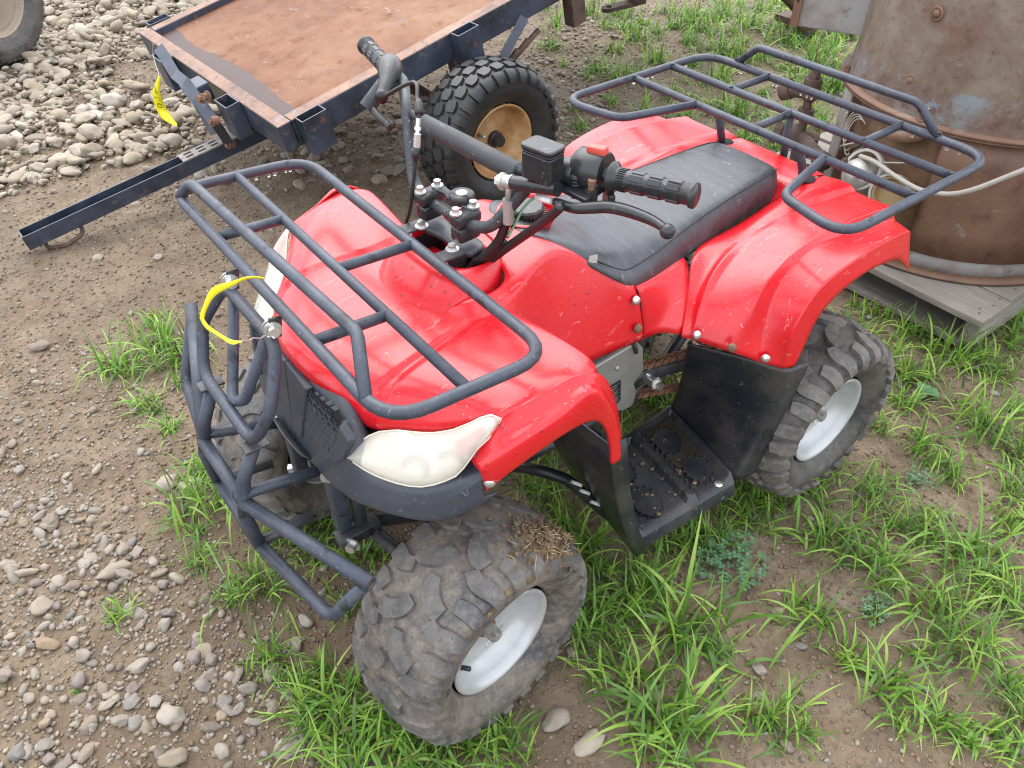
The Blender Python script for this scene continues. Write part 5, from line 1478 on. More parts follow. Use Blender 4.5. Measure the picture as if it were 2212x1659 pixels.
# lower casing: grey cheek, open burner front, curved door on the right
aO0, aO1 = radians(-39), radians(14)
rl = R0 - .022
V, F = arc(rl, zf_ - .011, rl, pz + .022, radians(-185), aO0, 44, 4); mesh('casing', V, F, 'greyrust', DR, solid=.004)
V, F = arc(rl + .006, zf_ - .012, rl + .006, pz + .055, aO1, radians(100), 40, 4); mesh('door_panel', V, F, 'drum2', DR, solid=.004)
V, F = arc(rl, pz + .060, rl, pz + .006, aO1 - .8, radians(175), 44, 2); mesh('base_band', V, F, 'greyrust', DR, solid=.004)
V, F = arc(rl - .028, zf_ - .012, rl - .028, pz + .01, aO0 - .1, aO1 + .1, 20, 3); mesh('recess_wall', V, F, 'crust', DR, solid=.003)
for aa in (aO0, aO1):
    e = Vector((cos(aa), sin(aa), 0)); V = [DC + e * rr + Vector((0, 0, z)) for (rr, z) in ((rl, zf_ - .012), (rl, pz + .01), (rl - .03, pz + .01), (rl - .03, zf_ - .012))]
    mesh('recess_side', V, [(0, 1, 2, 3)], 'drum2', DR, smooth=False, solid=.003)
MB().lathe([(R0 - .05, pz + .004), (R0 + .008, pz + .004), (R0 + .008, pz + .010), (R0 - .01, pz + .012), (R0 - .05, pz + .012)], DC, (0, 0, 1), 88, closed=True).build('base_flange', 'drum2', DR)
# blue-painted side box of the burner beside the door
mb = MB(); mb.box((-.905, .40, .27), (.10, .12, .20), Matrix.Rotation(.5, 3, 'Z')); mb.build('side_box', 'drumblue', DR, smooth=False, bevel=.012)
# rivets on the hood
for (u, v) in ((1961, 177), (2018, 25)):
    d = None
for (a, z) in ((-7, .59), (-5, .752), (40, .66)):
    p = DC + Vector((cos(radians(a)), sin(radians(a)), 0)) * (R0 - .0245) + Vector((0, 0, z)); MB().dome(p, (cos(radians(a)), sin(radians(a)), 0), .009, .004).lathe([(.012, .001), (.017, .0015), (.018, 0)], p, (cos(radians(a)), sin(radians(a)), 0), 16).build('rivet', 'rustbolt', DR)
# chute sticking out of the hood to the left
cd = Vector((.38, -.925, 0)).normalized(); cp = Vector((-.925, -.38, 0)).normalized(); Rc = Matrix((cd, cp, cd.cross(cp))).transposed()
c0 = Vector((-.902, -.369, .75)) + cd * .045 + cp * .125
CH = MB().box(c0, (.24, .25, .30), Rc).build('chute', 'greyrust', DR, smooth=False, bevel=.004)
MB().box(Vector((-.902, -.369, .75)) + cd * .155 - cp * .003, (.022, .008, .30), Rc).build('chute_lip', 'rustbolt', CH, smooth=False)
MB().box(Vector((-.902, -.369, .69)) + cd * .156 - cp * .0075, (.005, .002, .05), Rc).build('chute_slot', 'dark', CH, smooth=False)
# burner fittings in the open front
def DA(deg, r, z, off=0):
    a = radians(deg); return DC + Vector((cos(a), sin(a), 0)) * r + Vector((-sin(a), cos(a), 0)) * off + Vector((0, 0, z))
def EA(deg, tilt=0): a = radians(deg); return Vector((cos(a), sin(a), tilt)).normalized()
MB().lathe([(.0001, .050), (.020, .048), (.038, .036), (.046, .018), (.046, -.06)], DA(-13, rl + .02, .325), EA(-25, .15), 24).build('gas_regulator', 'alu', DR)
MB().lathe([(.047, .012), (.055, .012), (.055, -.008), (.047, -.008)], DA(-12, rl + .025, .345), EA(-5, .5), 28, closed=True).build('regulator_ring', 'rope', DR, auto=40)
for (o1, z) in ((-.030, .362), (.030, .350), (.012, .300)): MB().hexbolt(DA(-13, rl + .062, z, o1), EA(-20, .2), .007, .007).build('bolt', 'ironpipe', DR)
MB().lathe([(.0001, .02), (.034, .02), (.038, .034), (.044, .034), (.046, .026), (.046, -.06)], DA(3, rl + .02, .318), EA(5, .35), 28).build('fuel_cup', 'brass', DR, auto=40)
MB().lathe([(.045, .036), (.052, .036), (.052, .016), (.045, .016)], DA(3, rl + .0205, .318), EA(5, .35), 28, closed=True).build('cup_ring', 'alu', DR, auto=40)
MB().tube(catmull([DA(-10, rl - .02, .455), DA(-5, rl + .012, .462), DA(0, rl + .012, .470), DA(3, rl - .02, .470)], 5), .019, 12).build('pipe', 'drum2', DR)
for k in range(4):
    c_ = DA(-31 + k * 1.5, rl - .015, .412 - k * .006)
    MB().tube([c_ + Vector((-sin(radians(-30)), cos(radians(-30)), 0)) * (.028 + .003 * k) * cos(t) + Vector((0, 0, (.040 + .003 * k) * sin(t))) + EA(-30) * .006 * t for t in [i * 2 * pi / 24 for i in range(4, 22)]], .0018, 6).build('wire_coil', 'rope', DR)
for k in range(3):
    MB().tube(catmull([DA(-22 + k * 2, rl - .01, .385), DA(-24 + k * 3, rl + .008, .368), DA(-26 + k * 5, rl + .004, .345)], 5), .004, 6).build('wire', 'rubber', DR)
MB().tube(catmull([DA(-36, rl, .33), DA(-30, rl + .02, .36), DA(-24, rl + .01, .385)], 6), .0022, 6).tube(catmull([DA(-8, rl + .01, .375), DA(0, rl + .012, .395), DA(8, rl - .01, .408)], 6), .0022, 6).build('wire', 'rope', DR)
MB().tube(catmull([Vector(p) for p in [(-0.735,-0.146,0.375),(-0.715,-0.091,0.385),(-0.700,-0.024,0.379),(-0.695,0.034,0.373),(-0.698,0.071,0.373),(-0.700,0.127,0.388),(-0.705,0.173,0.417),(-0.720,0.217,0.457),(-0.740,0.264,0.502),(-0.800,0.296,0.530)]], 6), .0062, 10).build('cable', 'rope', DR)
# valve pipework standing off the left of the casing
vx = Vector((-.86, -.42, 0))
def vv(dx, dy, z): return vx + Vector((dx, dy, z))
mb = MB(); mb.cyl(vv(0, 0, .26), vv(0, 0, .50), .013, 12).cyl(vv(0, 0, .445), vv(0, 0, .475), .026, 12).cyl(vv(0, 0, .475), vv(0, 0, .490), .018, 6)
mb.cyl(vv(.015, -.07, .425), vv(0, .01, .44), .022, 12).cyl(vv(.018, -.085, .418), vv(.012, -.058, .43), .030, 12).sphere(vv(0, 0, .435), .030, 8).cyl(vv(0, 0, .36), vv(0, 0, .385), .024, 12)
mb.sphere(vv(.01, -.02, .30), .036, 8).cyl(vv(.03, -.05, .30), vv(-.02, .05, .29), .027, 12).cyl(vv(.04, -.07, .305), vv(.03, -.052, .30), .036, 8).cyl(vv(0, .03, .255), vv(0, .03, .31), .03, 10)
mb.build('valve', 'ironpipe', DR, auto=40)
MB().tube(fillet([vv(0, 0, .28), vv(0, .0, .20), vv(-.08, .12, .20)], .03), .016, 12).build('pipe', 'ironpipe', DR)
MB().tube([DA(-52, rl + .075, .300), DA(-34, rl + .045, .300)], .020, 14).tube([DA(-38, rl + .050, .300), DA(-33, rl + .043, .300)], .025, 14).build('pipe', 'ironpipe', DR)

# ================================================================ things at the edge of the picture
# a wheel of another machine, upper left
c = Vector((0.805,-3.620,0.196)); c.z = .30
WL = thing('cart_wheel', 'worn wheel with a beige rim standing on the pale gravel', 'wheel', (c.x, c.y, 0))
rnd = random.Random(8)
def plain_tyre(R, half, bead, ribs):
    pr, at = tyre_mesh(R, half, bead, half * .7); V = []; F = []; m = len(pr); seg = 72
    for j in range(seg):
        for p in pr: V.append((p.y * sin(2 * pi * j / seg), p.x, p.y * cos(2 * pi * j / seg)))
    for j in range(seg):
        for i in range(m - 1): F.append((j * m + i, ((j + 1) % seg) * m + i, ((j + 1) % seg) * m + i + 1, j * m + i + 1))
    mb = MB().add(V, F); C = 2 * pi * R
    for k in range(ribs):
        for s in (1, -1): lug(mb, at, [(C * k / ribs, s * half * .55, .009), (C * k / ribs, s * half * 1.02, .009)], .005, R, 3)
    return mb
yawW = radians(38)
place(plain_tyre(.30, .085, .185, 54), c, yawW).build('tyre', 'tyre2', WL, auto=48)
place(rim_mb(.184, .06, .03), c, yawW).build('rim', 'beigerim', WL)
# a second tyre behind the trailer deck
c = Vector((-.36, -4.18, .26)); W2 = thing('spare_tyre', 'dark muddy tyre behind the far edge of the trailer deck', 'tyre', (c.x, c.y, 0))
place(plain_tyre(.26, .10, .15, 40), c, radians(70)).build('tyre', 'tyre3', W2, auto=48); place(rim_mb(.149, .07, .04), c, radians(70)).build('rim', 'frame', W2)
# rusty clevis hitch poking into the top edge, carried by its drawbar
h0, h1 = Vector((-1.353,-1.858,0.240)), Vector((-1.621,-1.772,0.270)); hd = (h1 - h0).normalized(); hs = Vector((0, 0, 1)).cross(hd).normalized(); hu = hd.cross(hs)
HM = Matrix((hd, hs, hu)).transposed()
HT = thing('drawbar', 'rusty iron drawbar with a clevis and pin hole above the grass', 'drawbar', (h1.x, h1.y, 0))
def lugplate(dz):
    out = []
    for k in range(13): 
        a = pi / 2 + pi * k / 12; out.append(Vector((.03 + .030 * cos(a), .030 * sin(a), 0)))
    out += [Vector((.16, -.030, 0)), Vector((.16, .030, 0))]
    inn = [Vector((.035 + .013 * cos(a), .013 * sin(a), 0)) for a in [pi / 2 + 2 * pi * k / 15 for k in range(15)]]
    n = 15; V = []
    for z in (-.008, .008):
        V += [h0 + HM @ (p + Vector((0, 0, z + dz))) for p in out] + [h0 + HM @ (p + Vector((0, 0, z + dz))) for p in inn]
    F = []
    for i in range(n):
        j = (i + 1) % n
        F += [(i, j, n + j, n + i), (2 * n + i, 3 * n + i, 3 * n + j, 2 * n + j), (i, 2 * n + i, 2 * n + j, j), (n + i, n + j, 3 * n + j, 3 * n + i)]
    return V, F
V, F = lugplate(0); mesh('clevis_plate', V, F, 'ironpipe', HT, smooth=False)
V, F = lugplate(.065); mesh('clevis_plate', V, F, 'ironpipe', HT, smooth=False)
MB().box(h0 + HM @ Vector((.17, 0, .032)), (.07, .06, .082), HM).build('clevis_block', 'ironpipe', HT, smooth=False, bevel=.006)
MB().tube(fillet([h0 + HM @ Vector((.2, 0, .032)), h0 + HM @ Vector((.75, 0, .06)), h0 + HM @ Vector((1.1, 0, .05)) + Vector((0, 0, -.3))], .12), .030, 14).build('bar', 'ironpipe', HT)
MB().box(h0 + HM @ Vector((1.12, 0, .05)) + Vector((0, 0, -.32)), (.22, .22, .03)).build('foot', 'ironpipe', HT, smooth=False)
# ================================================================ ground
def axis(lo, hi, step, far, k=1.35):
    a = list(np.arange(lo, hi, step)); s = step; x = hi
    while x < far: a.append(x); s *= k; x += s
    s = step; x = lo - step; pre = []
    while x > -far: pre.append(x); s *= k; x -= s
    return np.array(pre[::-1] + a)
gx = axis(-4.4, 2.0, .018, 130); gy = axis(-5.2, 1.7, .018, 130)
X, Y = np.meshgrid(gx, gy, indexing='ij'); Z = gh(X, Y)
dist = np.maximum(np.abs(X + 1), np.abs(Y + 1.5))
Z = Z * np.clip(1.5 - dist / 20, 0, 1)
# the wheels and the tongue sit in shallow prints
for (x, y, r) in ((.843, .285, .13), (.843, -.285, .13), (0, .283, .13), (0, -.283, .13), (WC.x, WC.y, .13), (1.14, -1.73, .12)):
    w_ = np.exp(-((X - x) ** 2 + (Y - y) ** 2) / (r * r)); Z = Z * (1 - w_) - .002 * w_
Z = Z * 1.0
nx, ny = len(gx), len(gy)
V = np.stack([X, Y, Z], -1).reshape(-1, 3)
idx = np.arange(nx * ny).reshape(nx, ny)
F = np.stack([idx[:-1, :-1], idx[1:, :-1], idx[1:, 1:], idx[:-1, 1:]], -1).reshape(-1, 4)
def npmesh(name, V, F, mat, smooth=True, attrs=None):
    me = bpy.data.meshes.new(name); k = F.shape[1]
    me.vertices.add(len(V)); me.vertices.foreach_set('co', np.ascontiguousarray(V, dtype=np.float32).ravel())
    me.loops.add(F.size); me.loops.foreach_set('vertex_index', np.ascontiguousarray(F, dtype=np.int32).ravel())
    me.polygons.add(len(F)); me.polygons.foreach_set('loop_start', np.arange(0, F.size, k, dtype=np.int32))
    me.polygons.foreach_set('use_smooth', np.full(len(F), smooth))
    for nm, arr in (attrs or {}).items():
        at = me.attributes.new(nm, 'FLOAT', 'POINT'); at.data.foreach_set('value', np.ascontiguousarray(arr, dtype=np.float32))
    me.update(calc_edges=True); me.validate(); me.materials.append(M[mat]); return me
GR = bpy.data.objects.new('ground', npmesh('ground', V, F, 'ground')); COL.objects.link(GR); GR['kind'] = 'structure'
def groundz(x, y):
    z = gh(np.asarray(x), np.asarray(y))
    for (a, b, r) in ((.843, .285, .13), (.843, -.285, .13), (0, .283, .13), (0, -.283, .13), (WC.x, WC.y, .13), (1.14, -1.73, .12)):
        w_ = np.exp(-((x - a) ** 2 + (y - b) ** 2) / (r * r)); z = z * (1 - w_) - .002 * w_
    return z

# ================================================================ stones
def inpoly(x, y, poly):
    r = np.zeros(len(x), bool); n = len(poly)
    for i in range(n):
        (x0, y0), (x1, y1) = poly[i], poly[(i + 1) % n]
        c = ((y0 > y) != (y1 > y)) & (x < (x1 - x0) * (y - y0) / (y1 - y0 + 1e-12) + x0); r ^= c
    return r
HEAVY = [(1.174,-5.873),(0.131,-5.460),(-1.049,-4.516),(-0.336,-3.334),(0.078,-3.143),(0.262,-2.393),(0.451,-2.104),(0.726,-2.220),(0.962,-2.194),(1.133,-2.176),(1.537,-2.288)]
LOWL = [(1.648,-1.191),(1.346,-0.839),(1.282,-0.576),(1.211,-0.364),(1.148,-0.148),(1.117,0.036),(1.127,0.170),(1.194,0.272),(1.759,-0.088)]
MIDL = [(1.533,-1.746),(1.123,-1.105),(1.045,-0.857),(1.025,-0.593),(1.104,-0.359),(1.086,-0.114),(1.086,0.048),(1.171,0.325),(1.759,-0.088)]
TUND = [(0.405,-2.224),(0.186,-1.898),(-0.544,-2.142),(-0.475,-1.818),(-0.141,-1.404),(0.117,-1.516),(0.406,-1.654),(0.755,-1.722),(0.783,-2.033)]
FARR = [(-0.896,-2.075),(-1.724,-2.429),(-2.159,-2.285),(-1.419,-1.811),(-0.740,-1.177),(-0.603,-1.284),(-1.040,-1.821)]
CAMP = np.array([1.23569, 0.91555, 1.34832])
def base_stone(k):
    rs = np.random.RandomState(100 + k); bm = bmesh.new(); bmesh.ops.create_icosphere(bm, subdivisions=(3 if k < 12 else (2 if k < 18 else 1)), radius=1)
    off = Vector(rs.rand(3) * 20); sq = rs.uniform(.38, .75); el = rs.uniform(.55, 1.0)
    planes = [(Vector(rs.randn(3)).normalized(), rs.uniform(.62, .95)) for _ in range(rs.randint(5, 14))]
    for v in bm.verts:
        p = v.co.copy()
        for n_, d in planes:
            e = p.dot(n_) - d
            if e > 0: p -= n_ * e * .95
        p += p.normalized() * mnoise.noise(p * 1.6 + off) * .20 + p.normalized() * mnoise.noise(p * 5 + off) * .04
        v.co = Vector((p.x, p.y * el, p.z * sq))
    V = np.array([v.co[:] for v in bm.verts]); F = np.array([[v.index for v in f.verts] for f in bm.faces]); bm.free(); return V, F
BS = [base_stone(k) for k in range(24)]
def scatter(poly, dens, lo, hi, pw, light, seed, pad=0):
    rs = np.random.RandomState(seed); a = np.array(poly); x0, y0 = a.min(0); x1, y1 = a.max(0)
    n = int((x1 - x0) * (y1 - y0) * dens); x = rs.uniform(x0, x1, n); y = rs.uniform(y0, y1, n)
    m = inpoly(x, y, poly); x, y = x[m], y[m]; s = lo + (hi - lo) * rs.rand(len(x)) ** pw
    li = np.clip(light + rs.randn(len(x)) * .22, 0, 1); return np.stack([x, y, s, li], 1)
EV = [(1.030,-6.035),(-5.006,-1.211),(0.180,1.071),(1.726,-0.106)]
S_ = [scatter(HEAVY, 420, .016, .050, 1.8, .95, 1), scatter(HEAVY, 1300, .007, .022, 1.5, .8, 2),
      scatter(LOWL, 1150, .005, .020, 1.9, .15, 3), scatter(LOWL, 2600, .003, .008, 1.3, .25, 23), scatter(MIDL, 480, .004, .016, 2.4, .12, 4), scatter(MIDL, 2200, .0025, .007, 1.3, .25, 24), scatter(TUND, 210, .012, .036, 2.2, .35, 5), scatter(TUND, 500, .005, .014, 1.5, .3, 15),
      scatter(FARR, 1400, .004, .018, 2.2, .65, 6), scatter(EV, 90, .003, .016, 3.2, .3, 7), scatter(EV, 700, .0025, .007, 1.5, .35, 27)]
SA = np.concatenate(S_)
# a visible hole in the gravel where bare dirt shows, as in the photo
hole = [(0.415,-3.252),(0.153,-3.123),(0.217,-2.772),(0.399,-2.781),(0.527,-2.947)]
SA = SA[~(inpoly(SA[:, 0], SA[:, 1], hole) & (SA[:, 2] > .012))]
def clear(A, x, y, r): return A[(A[:, 0] - x) ** 2 + (A[:, 1] - y) ** 2 > r * r]
for (x, y, r) in ((.843, .285, .14), (.843, -.285, .14), (0, .283, .14), (0, -.283, .14), (WC.x, WC.y, .14)): SA = clear(SA, x, y, r)
SA = SA[~((SA[:, 0] > -1.65) & (SA[:, 0] < -.66) & (SA[:, 1] > -.65) & (SA[:, 1] < .35))]
SA = SA[~((SA[:, 2] > .012) & (np.abs(SA[:, 1] + 1.73) < .06) & (SA[:, 0] > .3) & (SA[:, 0] < 1.2))]
rs = np.random.RandomState(5)
BIGS = [(1.230,-1.220,0.026),(1.124,-0.515,0.03),(1.292,-0.346,0.03),(1.363,-0.557,0.026),(1.431,-0.351,0.024),(1.525,-0.073,0.02),(1.073,0.022,0.02),(1.131,0.048,0.026),(1.239,-0.656,0.016),(1.143,-0.646,0.015),(1.090,-0.480,0.022),(0.902,-1.037,0.016),(0.238,0.342,0.018),(0.785,0.430,0.024),(0.767,0.494,0.028),(0.475,0.614,0.02),(0.427,0.574,0.016),(1.305,0.024,0.026),(1.330,0.094,0.024),(1.457,-0.465,0.022),(1.382,-0.088,0.018),(1.260,0.129,0.02),(1.322,-0.109,0.02),(1.397,-0.190,0.022),(1.388,-0.385,0.02),(1.173,0.195,0.026),(1.382,-0.276,0.014),(0.713,-1.174,0.018),(0.420,-1.139,0.02),(0.979,-1.570,0.024),(1.037,-0.012,0.02)]
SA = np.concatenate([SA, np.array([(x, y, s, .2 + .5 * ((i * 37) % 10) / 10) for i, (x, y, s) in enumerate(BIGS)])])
N = len(SA); tone = rs.rand(N); rot = rs.uniform(0, 2 * pi, N); tx_ = rs.randn(N) * .30; ty_ = rs.randn(N) * .30
sc = np.stack([SA[:, 2] * rs.uniform(.8, 1.25, N), SA[:, 2] * rs.uniform(.75, 1.1, N), SA[:, 2] * rs.uniform(.7, 1.1, N)], 1)
z_ = groundz(SA[:, 0], SA[:, 1]) + SA[:, 2] * rs.uniform(-.05, .40, N)
inh = inpoly(SA[:, 0], SA[:, 1], HEAVY); z_ += np.where(inh, rs.rand(N) ** 2 * .02, 0)
d_ = np.sqrt(((np.stack([SA[:, 0], SA[:, 1], z_], 1) - CAMP) ** 2).sum(1)); vis = SA[:, 2] / d_
# keep the individuals inside the frame
cm = co.matrix_world if False else None
Rc_ = np.array(co.rotation_euler.to_matrix()); q_ = (np.stack([SA[:, 0], SA[:, 1], z_], 1) - CAMP) @ Rc_
u_ = 1741.95815 * q_[:, 0] / -q_[:, 2]; v_ = 1741.95815 * q_[:, 1] / -q_[:, 2]
infr = (np.abs(u_) < 1100) & (np.abs(v_) < 825)
vis = np.where(infr, vis, vis * .0001)
order = np.argsort(-vis); big = order[:300]; rest = order[300:]
bases = []; BIGO = []
ORD = 'nearest,second nearest,third nearest,fourth nearest,fifth nearest,sixth nearest,seventh nearest,eighth nearest,ninth nearest,tenth nearest,eleventh nearest,twelfth nearest,thirteenth nearest,fourteenth nearest,fifteenth nearest,sixteenth nearest,seventeenth nearest,eighteenth nearest,nineteenth nearest,twentieth nearest'.split(',')
MARKS = [('the front tyre with the muddy top', .86, .36), ('the black foot tray', .36, .30), ('the rear tyre', .0, .36), ('the black bull bar', 1.06, 0), ('the corner of the pallet', -.69, .32), ('the rusty pipe valve', -.86, -.42),
         ('the tan trailer rim', -.2, -1.03), ('the iron clevis', *(-1.914,-2.458,0.000)[:2]), ('the tip of the trailer tongue', 1.14, -1.73), ('the beige wheel rim', .72, -3.4), ('the yellow strip on the trailer', .6, -1.9),
         ('the bottom right corner', *(0.224,0.937,0.000)[:2]), ('the bottom left corner', *(1.548,-0.072,0.000)[:2]), ('the left edge of the photo', *(1.386,-0.889,0.000)[:2]), ('the right edge of the photo', *(-0.241,0.701,0.000)[:2]), ('the middle of the bottom edge', *(0.861,0.462,0.000)[:2]), ('the chute of the burner', *(-2.361,-1.470,0.000)[:2]), ('the top edge of the photo', *(-2.375,-2.218,0.000)[:2]), ('the end of the black trailer brace', *(-1.330,-2.036,0.000)[:2]), ('the far wing of the rear rack', *(-1.198,-1.373,0.000)[:2])]
def name_by_place(items, what, nmax):
    seen = {}
    for o, x, y, w_ in items:
        d, m_ = min(((x - a) ** 2 + (y - b) ** 2, n_) for n_, a, b in MARKS); seen.setdefault(m_, []).append((d, o.name, o, w_))
    for m_, L in seen.items():
        for k, (d, nm, o, w_) in enumerate(sorted(L, key=lambda t: t[:2])):
            if k < len(ORD): o['label'] = what(w_) + ', ' + ORD[k] + ' to ' + m_
for k in range(12):
    V, F = BS[k]; me = npmesh('stone', V, F, 'stone'); bases.append(me)
for i in big:
    o = bpy.data.objects.new('stone', bases[int(i) % 12]); COL.objects.link(o)
    o.location = (SA[i, 0], SA[i, 1], z_[i]); o.scale = tuple(sc[i]); o.rotation_euler = (tx_[i], ty_[i], rot[i])
    o['tone'] = float(tone[i]); o['light'] = float(SA[i, 3])
    BIGO.append((o, SA[i, 0], SA[i, 1], SA[i, 3]))
    o['label'] = 'smaller loose stone lying among the gravel and dirt'; o['category'] = 'stone'; o['group'] = 'larger stones scattered over the dirt and gravel'
name_by_place(BIGO[:70], lambda l: 'pale loose stone' if l > .6 else 'large grey-brown stone', 20)
def bulk(ids, ks, name, par=None):
    VV, FF, TT, LL = [], [], [], []; off = 0
    for k in ks:
        sel = [i for i in ids if int(i) % len(ks) == ks.index(k)]
        if not sel: continue
        sel = np.array(sel); V, F = BS[k]; n = len(V)
        P = V[None] * sc[sel][:, None]
        cx_, sx_ = np.cos(tx_[sel])[:, None], np.sin(tx_[sel])[:, None]; cy_, sy_ = np.cos(ty_[sel])[:, None], np.sin(ty_[sel])[:, None]; cz_, sz_ = np.cos(rot[sel])[:, None], np.sin(rot[sel])[:, None]
        x, y, z = P[..., 0], P[..., 1], P[..., 2]
        y, z = y * cx_ - z * sx_, y * sx_ + z * cx_; x, z = x * cy_ + z * sy_, -x * sy_ + z * cy_; x, y = x * cz_ - y * sz_, x * sz_ + y * cz_
        Q = np.stack([x + SA[sel, 0][:, None], y + SA[sel, 1][:, None], z + z_[sel][:, None]], -1)
        VV.append(Q.reshape(-1, 3)); FF.append((F[None] + (np.arange(len(sel)) * n)[:, None, None]).reshape(-1, 3) + off); off += len(sel) * n
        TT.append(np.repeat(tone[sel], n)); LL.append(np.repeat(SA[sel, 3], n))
    me = npmesh(name, np.concatenate(VV), np.concatenate(FF), 'pebble', True, {'tone': np.concatenate(TT), 'light': np.concatenate(LL)})
    o = bpy.data.objects.new(name, me); COL.objects.link(o); o['kind'] = 'stuff'; return o
mid_ = [i for i in rest if vis[i] > .0075 or (vis[i] > 0 and SA[i, 2] > .014)]
ms = set(mid_); sml = [i for i in rest if i not in ms]
tag(bulk(mid_, [12, 13, 14, 15, 16, 17], 'gravel'), 'pale and grey pebbles spread over the dirt', 'gravel')
tag(bulk(sml, [18, 19, 20, 21, 22, 23], 'grit'), 'fine grit and small pebbles in the dirt', 'grit')
# crumbs of soil
def crumbs(seed, dens, lo, hi, name, lab):
    rs = np.random.RandomState(seed); a = np.array(EV); x0, y0 = a.min(0); x1, y1 = a.max(0); n = int((x1 - x0) * (y1 - y0) * dens); x = rs.uniform(x0, x1, n); y = rs.uniform(y0, y1, n)
    m = inpoly(x, y, EV); x, y = x[m], y[m]
    dd = np.sqrt((x - CAMP[0]) ** 2 + (y - CAMP[1]) ** 2 + CAMP[2] ** 2); k = rs.rand(len(x)) < np.clip((2.4 / dd) ** 2, 0, 1); x, y = x[k], y[k]
    s = lo + (hi - lo) * rs.rand(len(x)) ** 2.5; V, F = BS[20]; n = len(V); N = len(x)
    a = rs.uniform(0, 6.28, N); P = V[None] * (s[:, None] * np.ones(3))[:, None]
    Q = np.stack([P[..., 0] * np.cos(a)[:, None] - P[..., 1] * np.sin(a)[:, None] + x[:, None], P[..., 0] * np.sin(a)[:, None] + P[..., 1] * np.cos(a)[:, None] + y[:, None], P[..., 2] + (groundz(x, y) + s * .3)[:, None]], -1)
    me = npmesh(name, Q.reshape(-1, 3), (F[None] + (np.arange(N) * n)[:, None, None]).reshape(-1, 3), 'soil')
    o = bpy.data.objects.new(name, me); COL.objects.link(o); o['kind'] = 'stuff'; tag(o, lab, 'soil')
crumbs(3, 3200, .0022, .0075, 'soil_crumbs', 'loose crumbs of damp brown soil')

# ================================================================ grass
def blades(n, L, spread, rs, lean=1.25, flat=0., dry=.09, wd=.0025):
    """a fan of bent, tapering, slightly folded blades"""
    VV, FF, TT = [], [], []; o = 0; S5 = 6
    for _ in range(n):
        a = rs.uniform(0, 2 * pi); l = L * rs.uniform(.45, 1.12); w0 = wd * rs.uniform(.6, 1.3); ln = np.clip(abs(rs.randn()) * .55 * lean + flat, .05, 1.5)
        b = np.array([rs.randn() * spread, rs.randn() * spread]); d = np.array([cos(a), sin(a)]); sd_ = np.array([-sin(a), cos(a)]); curl = rs.uniform(.5, 1.5); tw = rs.uniform(-.6, .6)
        t = rs.uniform(.1, 1) if rs.rand() > dry else rs.uniform(0, .05)
        th = ln * .35; x = z = 0.; k = l / S5
        for i in range(S5 + 1):
            f = i / S5; w_ = w0 * (1 - f ** 2.2) * (.75 + .5 * min(1, f * 3)) + 1e-4
            c = np.array([b[0] + d[0] * x, b[1] + d[1] * x]); s = sd_ * w_ * cos(tw * f); hz = w_ * sin(tw * f)
            VV += [(c[0] - s[0], c[1] - s[1], z - hz), (c[0] + s[0], c[1] + s[1], z + hz)]; TT += [t * (.75 + .25 * f)] * 2
            th = min(2.3, th + ln * curl * .42 * (0.6 + f)); x += k * sin(th); z += k * cos(th); z = max(z, .004)
            if i: q = o + 2 * i; FF.append((q - 2, q - 1, q + 1, q))
        o += 2 * (S5 + 1)
    return np.array(VV), np.array(FF), np.array(TT)
rs = np.random.RandomState(21); TV = []
for k in range(16):
    big_ = k % 4
    V, F, Tn = blades([26, 38, 52, 74][big_], [.070, .100, .130, .158][big_], [.012, .020, .028, .036][big_], rs, 1.5, .15)
    TV.append(npmesh('grass_tuft', V, F, 'grass', True, {'tone': Tn}))
